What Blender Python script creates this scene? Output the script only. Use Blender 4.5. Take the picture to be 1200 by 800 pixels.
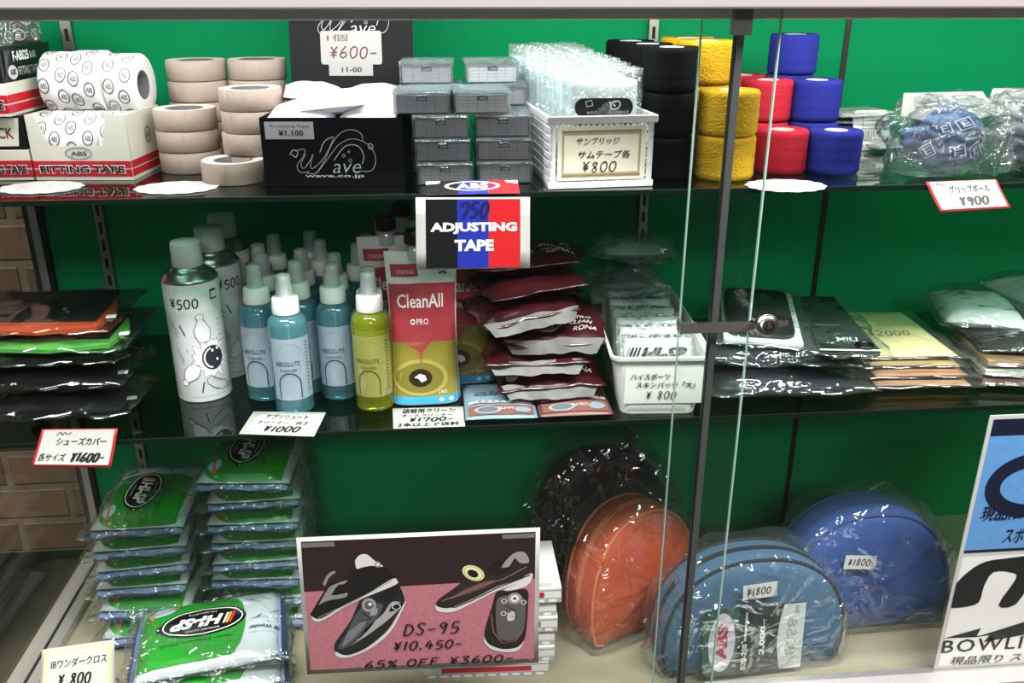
import bpy, bmesh, math, random
from mathutils import Vector, Matrix, noise
from mathutils.geometry import tessellate_polygon
S = bpy.context.scene
COL = S.collection
for o in list(bpy.data.objects):
    bpy.data.objects.remove(o)
random.seed(7)
PI = math.pi

# ------------------------------------------------------------------ camera
F, PITCH, YAW, DIST, EYE = 1030.0, math.radians(21.6), math.radians(4.9), 0.90, 1.60
cp, sp_, cy_, sy_ = math.cos(PITCH), math.sin(PITCH), math.cos(YAW), math.sin(YAW)
FW = Vector((sy_ * cp, cy_ * cp, -sp_)); RT = Vector((cy_, -sy_, 0)); UP = Vector((sy_ * sp_, cy_ * sp_, cp))
EYEP = Vector((0, -DIST, EYE))
cam_d = bpy.data.cameras.new('camera'); cam = bpy.data.objects.new('camera', cam_d); COL.objects.link(cam)
cam_d.sensor_width = 36; cam_d.lens = F * 36 / 1200; cam_d.clip_start = .02
M = Matrix((RT, UP, -FW)).transposed().to_4x4(); M.translation = EYEP; cam.matrix_world = M
S.camera = cam

# ------------------------------------------------------------------ light and exposure
S.view_settings.view_transform = 'Standard'; S.view_settings.look = 'None'
S.view_settings.gamma = 1; S.view_settings.use_curve_mapping = False
S.view_settings.exposure = 0.0
try:
    S.cycles.transparent_max_bounces = 40
    S.cycles.max_bounces = 10
except Exception:
    pass
W = bpy.data.worlds.new('World'); S.world = W; W.use_nodes = True
W.node_tree.nodes['Background'].inputs[0].default_value = (.80, .84, .88, 1)
W.node_tree.nodes['Background'].inputs[1].default_value = WORLD = 0.06
def area(name, loc, rot, sx, sy, power, color=(1, 1, 1)):
    l = bpy.data.lights.new(name, 'AREA'); l.shape = 'RECTANGLE'; l.size = sx; l.size_y = sy; l.energy = power; l.color = color
    o = bpy.data.objects.new(name, l); o.location = loc; o.rotation_euler = rot; COL.objects.link(o); return o
# the showcase's own fluorescent tube, up behind the header; then the shop's ceiling lamps in front of the case, and an added fill lamp
area('showcase_tube_light', (.30, .025, 1.640), (math.radians(38), 0, 0), 1.75, .03, 5.2, (1, .965, .985))
area('ceiling_or_fill_light', (-.50, -.62, 2.70), (math.radians(14), 0, 0), 1.2, .26, 88, (1, .935, .965))
area('ceiling_or_fill_light', (1.0, -.82, 2.70), (math.radians(17), 0, 0), 1.2, .26, 96, (1, .935, .965))
area('ceiling_or_fill_light', (.1, -2.8, 2.75), (math.radians(35), 0, 0), 1.3, .3, 26, (1, .935, .965))

area('ceiling_or_fill_light', (-1.35, .10, 2.70), (0, 0, 0), .3, .6, 26, (1, .95, .92))  # unseen fill lamp, added at the left only to brighten the brick wall

# ------------------------------------------------------------------ pixel -> place on a real plane (shelf top, or a plane facing the aisle)
def ray(px, py):
    return FW + RT * ((px - 600) / F) + UP * ((400 - py) / F)
def atz(px, py, z):
    r = ray(px, py); return EYEP + r * ((z - EYE) / r.z)
def aty(px, py, y):
    r = ray(px, py); return EYEP + r * ((y + DIST) / r.y)
def base(px, py, z, rad):
    p = atz(px, py, z); d = Vector((p.x, p.y + DIST, 0)).normalized(); return p + d * rad
Z1, Z2, ZB = 1.4085, 1.139, 0.75          # tops of the two glass shelves and of the case bottom
YB = 0.35                                 # back panel
XL = -.56                                 # left glass side

# ------------------------------------------------------------------ materials
def hx(h):
    h = h.lstrip('#'); c = [int(h[i:i + 2], 16) / 255 for i in (0, 2, 4)]
    return tuple((v / 12.92 if v <= .04045 else ((v + .055) / 1.055) ** 2.4) for v in c) + (1,)
MATS = {}
def mat(name, color, rough=.5, metal=0, spec=.5, var=.0, vscale=40, bump=0, bscale=80, trans=0, emit=0, coat=0, aniso=None, sheen=0):
    if name in MATS: return MATS[name]
    m = bpy.data.materials.new(name); m.use_nodes = True; nt = m.node_tree; b = nt.nodes['Principled BSDF']
    c = hx(color); b.inputs['Base Color'].default_value = c; b.inputs['Roughness'].default_value = rough
    b.inputs['Metallic'].default_value = metal; b.inputs['Specular IOR Level'].default_value = spec
    b.inputs['Coat Weight'].default_value = coat; b.inputs['Sheen Weight'].default_value = sheen
    if trans: b.inputs['Transmission Weight'].default_value = trans
    tc = nt.nodes.new('ShaderNodeTexCoord')
    if var:
        n = nt.nodes.new('ShaderNodeTexNoise'); n.inputs['Scale'].default_value = vscale; n.inputs['Detail'].default_value = 4
        nt.links.new(tc.outputs['Object'], n.inputs['Vector'])
        mx = nt.nodes.new('ShaderNodeMix'); mx.data_type = 'RGBA'
        mx.inputs[6].default_value = tuple(v * (1 - var) for v in c[:3]) + (1,); mx.inputs[7].default_value = tuple(min(1, v * (1 + var)) for v in c[:3]) + (1,)
        nt.links.new(n.outputs['Fac'], mx.inputs[0]); nt.links.new(mx.outputs[2], b.inputs['Base Color'])
    if bump:
        n = nt.nodes.new('ShaderNodeTexNoise'); n.inputs['Scale'].default_value = bscale; n.inputs['Detail'].default_value = 3
        sc = nt.nodes.new('ShaderNodeMapping'); nt.links.new(tc.outputs['Object'], sc.inputs['Vector'])
        if aniso: sc.inputs['Scale'].default_value = aniso
        nt.links.new(sc.outputs['Vector'], n.inputs['Vector'])
        bp = nt.nodes.new('ShaderNodeBump'); bp.inputs['Strength'].default_value = bump; bp.inputs['Distance'].default_value = .01
        nt.links.new(n.outputs['Fac'], bp.inputs['Height']); nt.links.new(bp.outputs['Normal'], b.inputs['Normal'])
    MATS[name] = m; return m
def ink(color, rough=.45):
    return mat('print_%s_%d' % (color.lstrip('#'), int(rough * 100)), color, rough)
def clear(name, tint, refl0=.05, rough=.06, haze=.0, hazecol='#ffffff', bump=0, bscale=60, aniso=(1, 1, 1), gloss=1.0):
    """thin clear sheet: see-through with a mirror part that grows at grazing angles, some milky haze, creases as bump"""
    if name in MATS: return MATS[name]
    m = bpy.data.materials.new(name); m.use_nodes = True; nt = m.node_tree; N, L = nt.nodes, nt.links
    N.remove(N['Principled BSDF']); out = N['Material Output']
    t = N.new('ShaderNodeBsdfTransparent'); t.inputs[0].default_value = hx(tint)
    g = N.new('ShaderNodeBsdfGlossy'); g.inputs['Roughness'].default_value = rough; g.inputs[0].default_value = (gloss, gloss, gloss, 1)
    lw = N.new('ShaderNodeLayerWeight'); lw.inputs['Blend'].default_value = .5
    pw = N.new('ShaderNodeMath'); pw.operation = 'POWER'; pw.inputs[1].default_value = 5; L.new(lw.outputs['Facing'], pw.inputs[0])
    ml = N.new('ShaderNodeMath'); ml.operation = 'MULTIPLY_ADD'; ml.inputs[1].default_value = 1 - refl0; ml.inputs[2].default_value = refl0; ml.use_clamp = True
    L.new(pw.outputs[0], ml.inputs[0])
    src = t
    if haze:
        d = N.new('ShaderNodeBsdfDiffuse'); d.inputs[0].default_value = hx(hazecol)
        mh = N.new('ShaderNodeMixShader'); mh.inputs[0].default_value = haze; L.new(t.outputs[0], mh.inputs[1]); L.new(d.outputs[0], mh.inputs[2]); src = mh
    ms = N.new('ShaderNodeMixShader'); L.new(ml.outputs[0], ms.inputs[0]); L.new(src.outputs[0], ms.inputs[1]); L.new(g.outputs[0], ms.inputs[2])
    L.new(ms.outputs[0], out.inputs[0])
    if bump:
        tc = N.new('ShaderNodeTexCoord'); mp = N.new('ShaderNodeMapping'); mp.inputs['Scale'].default_value = aniso
        n = N.new('ShaderNodeTexNoise'); n.inputs['Scale'].default_value = bscale; n.inputs['Detail'].default_value = 2; n.inputs['Distortion'].default_value = 1.2
        bp = N.new('ShaderNodeBump'); bp.inputs['Strength'].default_value = bump; bp.inputs['Distance'].default_value = .02
        L.new(tc.outputs['Object'], mp.inputs[0]); L.new(mp.outputs[0], n.inputs['Vector']); L.new(n.outputs['Fac'], bp.inputs['Height'])
        for s in (g, lw): L.new(bp.outputs['Normal'], s.inputs['Normal'])
    MATS[name] = m; return m

# ------------------------------------------------------------------ mesh builder
class MB:
    def __init__(s): s.v, s.f, s.m, s.s, s.mats = [], [], [], [], []
    def mi(s, m):
        if m not in s.mats: s.mats.append(m)
        return s.mats.index(m)
    def add(s, vs, fs, m, T=None, smooth=False):
        o = len(s.v); s.v += [tuple(T @ Vector(v)) if T is not None else tuple(v) for v in vs]; k = s.mi(m)
        for f in fs:
            s.f.append([i + o for i in f]); s.m.append(k); s.s.append(smooth)
        return s
    def bm(s, b, m, T=None, smooth=False):
        b.verts.ensure_lookup_table(); b.verts.index_update()
        s.add([v.co.copy() for v in b.verts], [[v.index for v in f.verts] for f in b.faces], m, T, smooth); b.free(); return s
    def box(s, c, d, m, bevel=0, T=None, seg=2):
        b = bmesh.new(); bmesh.ops.create_cube(b, size=1)
        for v in b.verts: v.co = Vector((v.co.x * d[0] + c[0], v.co.y * d[1] + c[1], v.co.z * d[2] + c[2]))
        if bevel: bmesh.ops.bevel(b, geom=list(b.edges), offset=bevel, segments=seg, affect='EDGES', profile=.5)
        return s.bm(b, m, T, False)
    def lathe(s, prof, m, T=None, seg=32, smooth=True, close=False):
        n = len(prof); vs = [(r * math.cos(2 * PI * k / seg), r * math.sin(2 * PI * k / seg), z) for r, z in prof for k in range(seg)]
        fs = [[i * seg + k, i * seg + (k + 1) % seg, ((i + 1) % n) * seg + (k + 1) % seg, ((i + 1) % n) * seg + k] for i in range(n if close else n - 1) for k in range(seg)]
        return s.add(vs, fs, m, T, smooth)
    def tube(s, pts, r, m, seg=8, T=None):
        pts = [Vector(p) for p in pts]; vs, fs = [], []
        for i, p in enumerate(pts):
            d = (pts[min(i + 1, len(pts) - 1)] - pts[max(i - 1, 0)]).normalized()
            a = d.cross(Vector((0, 0, 1)) if abs(d.z) < .9 else Vector((1, 0, 0))).normalized(); b = d.cross(a)
            vs += [p + (a * math.cos(2 * PI * k / seg) + b * math.sin(2 * PI * k / seg)) * r for k in range(seg)]
        for i in range(len(pts) - 1):
            fs += [[i * seg + k, i * seg + (k + 1) % seg, (i + 1) * seg + (k + 1) % seg, (i + 1) * seg + k] for k in range(seg)]
        fs += [list(range(seg))[::-1], [(len(pts) - 1) * seg + k for k in range(seg)]]
        return s.add(vs, fs, m, T, True)
    def prism(s, out, z0, z1, m, T=None, smooth=False):
        n = len(out); vs = [(x, y, z0) for x, y in out] + [(x, y, z1) for x, y in out]
        tri = tessellate_polygon([[Vector((x, y, 0)) for x, y in out]])
        fs = [[i, (i + 1) % n, n + (i + 1) % n, n + i] for i in range(n)]
        s.add(vs, fs, m, T, smooth); s.add(vs, [list(t)[::-1] for t in tri] + [[n + i for i in t] for t in tri], m, T, False); return s
    def grid(s, fn, nx, ny, m, T=None, smooth=True, closed_x=False):
        vs = [fn(i / nx, j / ny) for j in range(ny + 1) for i in range(nx + 1)]; w = nx + 1
        return s.add(vs, [[j * w + i, j * w + i + 1, (j + 1) * w + i + 1, (j + 1) * w + i] for j in range(ny) for i in range(nx)], m, T, smooth)
    def art(s, a, warp, eps=.0003, T=None):
        for vs, fs, m, L in a.items:
            s.add([warp(u, v, eps * (L + 1)) for u, v in vs], fs, m, T, False)
        return s
    def build(s, name, parent=None, loc=None, rotz=0):
        me = bpy.data.meshes.new(name); me.from_pydata([tuple(v) for v in s.v], [], s.f)
        for m in s.mats: me.materials.append(m)
        me.polygons.foreach_set('material_index', s.m); me.polygons.foreach_set('use_smooth', s.s); me.update()
        o = bpy.data.objects.new(name, me); COL.objects.link(o)
        if parent is not None: o.parent = parent
        if loc is not None: o.location = loc
        o.rotation_euler[2] = rotz
        return o
def weld(mb, d=1e-5):
    return mb
def plane_warp(O, U, V):
    O, U, V = Vector(O), Vector(U).normalized(), Vector(V).normalized(); n = U.cross(V)
    return lambda u, v, d=0: O + U * u + V * v + n * d
def cyl_warp(r, z0=0, a0=-PI / 2):
    return lambda u, v, d=0: Vector(((r + d) * math.cos(a0 + u / r), (r + d) * math.sin(a0 + u / r), z0 + v))

# ------------------------------------------------------------------ flat print: rectangles, blobs, strokes, lettering
_T = {}
def glyphs(txt, bold=0, shear=0, space=1.0):
    k = (txt, bold, shear, space)
    if k not in _T:
        c = bpy.data.curves.new('t', 'FONT'); c.body = txt; c.offset = bold; c.shear = shear; c.resolution_u = 2; c.space_character = space
        o = bpy.data.objects.new('t', c); COL.objects.link(o); dg = bpy.context.evaluated_depsgraph_get()
        me = bpy.data.meshes.new_from_object(o.evaluated_get(dg))
        _T[k] = ([(v.co.x, v.co.y) for v in me.vertices], [list(p.vertices) for p in me.polygons])
        bpy.data.objects.remove(o); bpy.data.curves.remove(c); bpy.data.meshes.remove(me)
    return _T[k]
HAND = {
 '0': [[(.5, 1), (.15, .8), (.05, .4), (.3, .02), (.7, .1), (.9, .5), (.8, .88), (.45, 1)]],
 '1': [[(.55, 1), (.45, 0)]],
 '2': [[(.1, .8), (.4, 1), (.8, .85), (.7, .5), (.1, .04), (.95, .06)]],
 '3': [[(.1, .95), (.85, .98), (.4, .6), (.85, .42), (.75, .08), (.1, .02)]],
 '4': [[(.5, 1), (.05, .4), (.95, .42)], [(.65, .7), (.6, 0)]],
 '5': [[(.9, .98), (.3, .95), (.2, .55), (.7, .55), (.85, .25), (.5, 0), (.08, .05)]],
 '6': [[(.75, 1), (.3, .65), (.1, .2), (.45, 0), (.85, .2), (.6, .48), (.18, .35)]],
 '7': [[(.1, .75), (.12, .98), (.9, .95), (.45, 0)]],
 '8': [[(.8, .85), (.45, 1), (.2, .78), (.75, .3), (.5, 0), (.15, .2), (.6, .6), (.8, .85)]],
 '9': [[(.8, .8), (.4, .98), (.15, .7), (.5, .5), (.8, .8), (.7, .3), (.6, 0)]],
 '¥': [[(.1, 1), (.5, .58)], [(.92, 1), (.5, .58), (.5, 0)], [(.12, .5), (.9, .52)], [(.12, .28), (.88, .3)]],
 '-': [[(.05, .42), (.95, .46)]], ',': [[(.5, .12), (.35, -.12)]], '.': [[(.45, .02), (.55, .06)]],
 '%': [[(.9, 1), (.1, 0)], [(.25, .95), (.05, .75), (.25, .6), (.4, .78), (.25, .95)], [(.75, .4), (.6, .2), (.75, .02), (.92, .2), (.75, .4)]],
 'D': [[(.15, .98), (.1, .02)], [(.02, .95), (.6, .9), (.95, .5), (.6, .08), (.05, 0)]],
 'S': [[(.9, .85), (.5, 1), (.15, .8), (.5, .52), (.85, .25), (.5, 0), (.05, .12)]],
 'O': [[(.5, 1), (.12, .75), (.08, .3), (.5, 0), (.9, .3), (.88, .75), (.5, 1)]],
 'F': [[(.2, .98), (.1, 0)], [(.18, .96), (.95, .98)], [(.15, .52), (.8, .54)]],
 'L': [[(.2, 1), (.12, .02), (.9, .05)]], 'B': [[(.15, 1), (.1, 0)], [(.12, .97), (.8, .85), (.2, .52), (.9, .25), (.1, 0)]],
 'I': [[(.2, .98), (.8, .98)], [(.5, .98), (.5, .02)], [(.2, .02), (.8, .02)]], 'M': [[(.05, 0), (.15, 1), (.5, .35), (.85, 1), (.95, 0)]],
 'w': [[(0, .6), (.2, .1), (.45, .5), (.65, .1), (.95, .65)]], ' ': [],
 'C': [[(.9, .85), (.5, 1), (.12, .65), (.15, .25), (.5, 0), (.92, .15)]],
}
NARROW = {'1': .45, ',': .4, '.': .35, '-': .7, ' ': .5, 'M': 1.2}
def smooth_line(pts, n=4):
    if len(pts) < 3: return list(pts)
    out = []
    for i in range(len(pts) - 1):
        p0, p1, p2, p3 = pts[max(i - 1, 0)], pts[i], pts[i + 1], pts[min(i + 2, len(pts) - 1)]
        for k in range(n):
            t = k / n
            out.append(tuple(.5 * (2 * p1[j] + (p2[j] - p0[j]) * t + (2 * p0[j] - 5 * p1[j] + 4 * p2[j] - p3[j]) * t * t + (3 * p1[j] - p0[j] - 3 * p2[j] + p3[j]) * t ** 3) for j in (0, 1)))
    return out + [pts[-1]]
class Art:
    def __init__(s): s.items = []
    def rect(s, x0, y0, x1, y1, m, L=0, nx=1, ny=1):
        vs = [(x0 + (x1 - x0) * i / nx, y0 + (y1 - y0) * j / ny) for j in range(ny + 1) for i in range(nx + 1)]; w = nx + 1
        s.items.append((vs, [[j * w + i, j * w + i + 1, (j + 1) * w + i + 1, (j + 1) * w + i] for j in range(ny) for i in range(nx)], m, L)); return s
    def poly(s, pts, m, L=0):
        tri = tessellate_polygon([[Vector((x, y, 0)) for x, y in pts]]); fs = []
        for t in tri:
            a, b, c = (pts[i] for i in t)
            fs.append(list(t) if (b[0] - a[0]) * (c[1] - a[1]) - (b[1] - a[1]) * (c[0] - a[0]) > 0 else list(t)[::-1])
        s.items.append((list(pts), fs, m, L)); return s
    def blob(s, pts, m, L=0, rings=5):
        n = len(pts); cx = sum(p[0] for p in pts) / n; cy = sum(p[1] for p in pts) / n
        vs = [(cx, cy)] + [(cx + (x - cx) * r / rings, cy + (y - cy) * r / rings) for r in range(1, rings + 1) for x, y in pts]
        fs = [[0, 1 + k, 1 + (k + 1) % n] for k in range(n)]
        for r in range(rings - 1):
            fs += [[1 + r * n + k, 1 + (r + 1) * n + k, 1 + (r + 1) * n + (k + 1) % n, 1 + r * n + (k + 1) % n] for k in range(n)]
        s.items.append((vs, fs, m, L)); return s
    def ellipse(s, cx, cy, rx, ry, m, L=0, rot=0, n=36, rings=1):
        c, q = math.cos(rot), math.sin(rot)
        p = [(cx + rx * math.cos(2 * PI * k / n) * c - ry * math.sin(2 * PI * k / n) * q, cy + rx * math.cos(2 * PI * k / n) * q + ry * math.sin(2 * PI * k / n) * c) for k in range(n)]
        return s.blob(p, m, L, rings)
    def stroke(s, pts, w, m, L=0, closed=False):
        n = len(pts); vs = []
        for i, p in enumerate(pts):
            a = pts[(i - 1) % n] if closed else pts[max(i - 1, 0)]; b = pts[(i + 1) % n] if closed else pts[min(i + 1, n - 1)]
            dx, dy = b[0] - a[0], b[1] - a[1]; l = math.hypot(dx, dy) or 1
            vs += [(p[0] - dy / l * w / 2, p[1] + dx / l * w / 2), (p[0] + dy / l * w / 2, p[1] - dx / l * w / 2)]
        fs = [[2 * i, 2 * i + 1, 2 * ((i + 1) % n) + 1, 2 * ((i + 1) % n)] for i in range(n if closed else n - 1)]
        s.items.append((vs, fs, m, L)); return s
    def ring(s, cx, cy, rx, ry, w, m, L=0, rot=0, n=36):
        c, q = math.cos(rot), math.sin(rot)
        return s.stroke([(cx + rx * math.cos(2 * PI * k / n) * c - ry * math.sin(2 * PI * k / n) * q, cy + rx * math.cos(2 * PI * k / n) * q + ry * math.sin(2 * PI * k / n) * c) for k in range(n)], w, m, L, True)
    def text(s, t, x0, y0, x1, y1, m, L=1, bold=0, shear=0, space=1.0, wob=0):
        cjk = any(ord(c) > 0x2fff for c in t); vs, fs = glyphs(t, 0 if cjk else bold, shear, space)
        if not vs: return s
        a0 = min(v[0] for v in vs); a1 = max(v[0] for v in vs); b0 = min(v[1] for v in vs); b1 = max(v[1] for v in vs)
        kx, ky = (x1 - x0) / (a1 - a0 or 1), (y1 - y0) / (b1 - b0 or 1)
        d = min(.035, bold * 1.6) if cjk else 0          # brush-like weight: the same strokes drawn again a hair apart
        for ox, oy, k in ((0, 0, 0), (d, d * .4, .12), (-d, -d * .4, .24)) if d else ((0, 0, 0),):
            s.items.append(([(x0 + (x + ox - a0) * kx, y0 + (y + oy - b0) * ky + wob * (y1 - y0) * math.sin((x - a0) * 3)) for x, y in vs], fs, m, L + k))
        return s
    def hand(s, t, x0, y0, x1, y1, m, L=1, w=.0012, slant=.12):
        tot = sum(NARROW.get(c, .8) + .22 for c in t); k = (x1 - x0) / tot; h = y1 - y0; x = x0; rs = random.Random(t)
        for c in t:
            ww = NARROW.get(c, .8); dy = rs.uniform(-.05, .05) * h
            for st in HAND.get(c, []):
                s.stroke(smooth_line([(x + (u * ww) * k + v * h * slant, y0 + v * h + dy) for u, v in st]), w, m, L)
            x += (ww + .22) * k
        return s
    def place(s, a, cx, cy, rot=0, k=1, dL=0, ky=None):
        c, q = math.cos(rot), math.sin(rot); ky = ky or k
        for vs, fs, m, L in a.items:
            s.items.append(([(cx + x * k * c - y * ky * q, cy + x * k * q + y * ky * c) for x, y in vs], fs, m, L + dL))
        return s
def scallop(cx, cy, rx, ry, n=14, amp=.06, steps=84):
    return [(cx + rx * (1 + amp * abs(math.sin(n / 2 * a)) - amp) * math.cos(a), cy + ry * (1 + amp * abs(math.sin(n / 2 * a)) - amp) * math.sin(a)) for a in (2 * PI * k / steps for k in range(steps))]
def rrect(x0, y0, x1, y1, r, n=5):
    out = []
    for cx, cy, a in ((x1 - r, y0 + r, -PI / 2), (x1 - r, y1 - r, 0), (x0 + r, y1 - r, PI / 2), (x0 + r, y0 + r, PI)):
        out += [(cx + r * math.cos(a + PI / 2 * k / n), cy + r * math.sin(a + PI / 2 * k / n)) for k in range(n + 1)]
    return out

# ------------------------------------------------------------------ things
def tag(o, label, cat, group=None):
    o['label'] = label; o['category'] = cat
    if group: o['group'] = group
    return o
def thing(name, label, cat, loc=(0, 0, 0), rotz=0, group=None):
    o = bpy.data.objects.new(name, None); COL.objects.link(o); o.empty_display_size = .02
    o.location = loc; o.rotation_euler = (0, 0, rotz); return tag(o, label, cat, group)
def structure(o):
    o['kind'] = 'structure'; return o
def dup(root, loc, rotz=0, label=None, rot=None):
    r = root.copy(); COL.objects.link(r); r.location = loc; r.rotation_euler = rot or (0, 0, rotz)
    if label: r['label'] = label
    for ch in list(root.children):
        c = ch.copy(); COL.objects.link(c); c.parent = r
        for g in list(ch.children):
            d = g.copy(); COL.objects.link(d); d.parent = c
    return r
def front(xl, yl, xr, yr, z):
    """where a box's front bottom edge stands: its middle, its width and its turn"""
    a, b = atz(xl, yl, z), atz(xr, yr, z); d = b - a
    return (a + b) / 2, d.length, math.atan2(d.y, d.x)
def fbm(x, y, z=0, k=1.0):
    return noise.noise(Vector((x * k, y * k, z)))

WHITE = mat('white_plastic', '#f2f2ee', .35, var=.02); PAPER = mat('white_paper', '#bcbab5', .7, var=.02)
BLACK = mat('black_card', '#0b0b0d', .4, var=.2); INK = ink('#141416'); RED = mat('red_print', '#c3152b', .45, var=.05)
CLEAR = clear('clear_plastic_film', '#f4f8f7', .06, .08, .04, bump=.6, bscale=55)
CLEARW = clear('crumpled_clear_film', '#eef4f4', .09, .10, .07, bump=1.0, bscale=38, aniso=(1, 1, 1))
STEEL = mat('chrome_steel', '#c8c8c6', .18, metal=1); ALU = mat('brushed_aluminium', '#c9c7c2', .42, metal=.75, bump=.05, bscale=300)

# ================================================================== THE SETTING
XR = 1.25
def brick_mat():
    m = mat('brick_wall', '#8b6a58', .85, bump=.0); nt = m.node_tree; N, L = nt.nodes, nt.links; b = N['Principled BSDF']
    tc = N.new('ShaderNodeTexCoord'); mp = N.new('ShaderNodeMapping'); mp.inputs['Rotation'].default_value = (PI / 2, 0, 0)
    bt = N.new('ShaderNodeTexBrick'); bt.inputs['Scale'].default_value = 1; bt.inputs['Brick Width'].default_value = .205; bt.inputs['Row Height'].default_value = .073
    bt.inputs['Mortar Size'].default_value = .009; bt.inputs['Mortar Smooth'].default_value = .4
    bt.inputs['Color1'].default_value = hx('#7d5646'); bt.inputs['Color2'].default_value = hx('#94705c'); bt.inputs['Mortar'].default_value = hx('#8f7a6b')
    no = N.new('ShaderNodeTexNoise'); no.inputs['Scale'].default_value = 30
    mx = N.new('ShaderNodeMix'); mx.data_type = 'RGBA'; mx.blend_type = 'OVERLAY'; mx.inputs[0].default_value = .35
    bp = N.new('ShaderNodeBump'); bp.inputs['Strength'].default_value = .6; bp.invert = True; bp.inputs['Distance'].default_value = .01
    L.new(tc.outputs['Object'], mp.inputs[0]); L.new(mp.outputs[0], bt.inputs['Vector']); L.new(tc.outputs['Object'], no.inputs['Vector'])
    L.new(bt.outputs['Color'], mx.inputs[6]); L.new(no.outputs['Fac'], mx.inputs[7]); L.new(mx.outputs[2], b.inputs['Base Color'])
    L.new(bt.outputs['Fac'], bp.inputs['Height']); L.new(bp.outputs['Normal'], b.inputs['Normal'])
    return m
YW = .62
zbrick = aty(60, 645, YW).z
structure(MB().box((.0, YW + .06, (zbrick + 2.8) / 2), (5.0, .12, 2.8 - zbrick), brick_mat()).build('wall_back'))
structure(MB().box((.0, YW + .10, zbrick / 2), (5.0, .12, zbrick), mat('dark_recess', '#2a2622', .6, var=.25, vscale=8)).build('wall_lower'))
structure(MB().box((0, -1.2, -.05), (6, 4.4, .1), mat('floor_tile', '#4a4640', .5, var=.12, vscale=12)).build('floor'))
GREEN = mat('green_board', '#00945a', .6, spec=.08, var=.04, vscale=60, bump=.02, bscale=300)
XJ = aty(967, 235, YB).x
structure(MB().box(((XL + XJ) / 2, YB + .006, (ZB + 1.70) / 2), (XJ - XL - .006, .012, 1.70 - ZB), GREEN).build('wall_panel'))
structure(MB().box(((XR + XJ) / 2, YB + .006, (ZB + 1.70) / 2), (XR - XJ - .006, .012, 1.70 - ZB), GREEN).build('wall_panel'))
structure(MB().box((XJ, YB + .002, (ZB + 1.70) / 2), (.0075, .008, 1.70 - ZB), mat('joint_brown', '#2a1a12', .5, var=.5, vscale=30)).build('trim_1'))
TRACK = mat('grey_track', '#efeae4', .5, metal=.0, var=.05)
structure(MB().box(((XL + XR) / 2 - .1, -.063, 1.640), (XR - XL + .4, .030, .106), mat('header_white', '#858180', .4, var=.03), bevel=.002).build('trim_2'))
zt = aty(600, 23, -.036).z
structure(MB().box(((XL + XR) / 2 - .1, -.036, (zt + 1.69) / 2), (XR - XL + .4, .022, 1.69 - zt), TRACK, bevel=.0015).build('trim_3'))
structure(MB().box(((XL + XR) / 2 - .1, .14, 1.705), (XR - XL + .4, .45, .02), mat('case_top', '#cfccc6', .5, var=.03)).build('ceiling_panel'))
BEIGE = mat('beige_board', '#8d8670', .5, var=.06, vscale=25)
structure(MB().box(((XL + XR) / 2, .163, ZB - .012), (XR - XL, .374, .024), BEIGE).build('floor_board'))
structure(MB().box(((XL + XR) / 2, .15, .36), (XR - XL, .40, .732), mat('dark_base', '#37322c', .5, var=.1)).build('wall_base'))
# rails round the bottom, posts
X0r = aty(834, 797, -.05).x
rail = MB().box(((X0r + XR) / 2, -.055, .7635), (XR - X0r, .026, .028), ALU, bevel=.002)
rail.box(((X0r + XR) / 2, -.030, .758), (XR - X0r, .016, .016), ALU, bevel=.001)
structure(rail.build('trim_4'))
structure(MB().box(((XL + X0r) / 2 + .02, -.052, .742), (X0r - XL, .03, .018), mat('dark_rail', '#4b463e', .5, metal=.3, var=.1)).build('trim_5'))
RUB = mat('black_gasket', '#0c0c0c', .5)
sr = MB().box((XL + .012, .15, ZB + .006), (.016, .40, .012), ALU, bevel=.0015)
sr.box((XL + .002, .15, ZB + .005), (.004, .40, .008), RUB).box((XL - .012, .15, ZB + .006), (.022, .40, .010), ALU, bevel=.001).box((XL - .028, .15, ZB + .002), (.008, .40, .006), RUB)
structure(sr.build('trim_6'))
po = MB().box((XL + .004, YB - .006, 1.22), (.011, .012, .94), ALU, bevel=.001)
po.box((XL - .0045, YB - .005, 1.22), (.006, .014, .94), RUB).box((XL + .0125, YB - .004, 1.22), (.006, .010, .94), RUB)
structure(po.build('trim_7'))
GLASS = clear('window_glass', '#fafdfb', .02, .01); SGLASS = clear('shelf_glass', '#a6c4b5', .04, .015)
GEDGE = mat('glass_edge', '#86a59a', .2, spec=.8, var=.1); DEDGE = mat('shelf_glass_edge', '#0a1813', .3, spec=.3, var=.2)
structure(MB().box((XL, .147, 1.22), (.004, .395, .92), GLASS).build('window_side'))
# slotted standards
def standard(x, label):
    mb = MB(); w = .0125
    for s in (-1, 1): mb.box((x + s * (w / 2 - .002), YB - .005, 1.22), (.004, .009, .94), STEEL2)
    k = 0; z = ZB
    while z < 1.69:
        mb.box((x, YB - .0085, z), (.005, .002, .010), STEEL2); z += .0254
    mb.box((x, YB - .002, 1.22), (w, .002, .94), RUB)
    o = mb.build('shelf_standard', loc=(0, 0, 0)); return tag(o, label, 'shelf standard', 'slotted standards on the green back')
STEEL2 = mat('galvanised_steel', '#b5b4a8', .35, metal=.85, var=.12, vscale=60)
xs1, xs2 = aty(125, 290, YB).x, aty(758, 150, YB).x
standard(xs1, 'slotted metal upright on the green back behind the spray cans'); standard(xs2, 'slotted metal upright on the green back between black rolls and lock')
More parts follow.
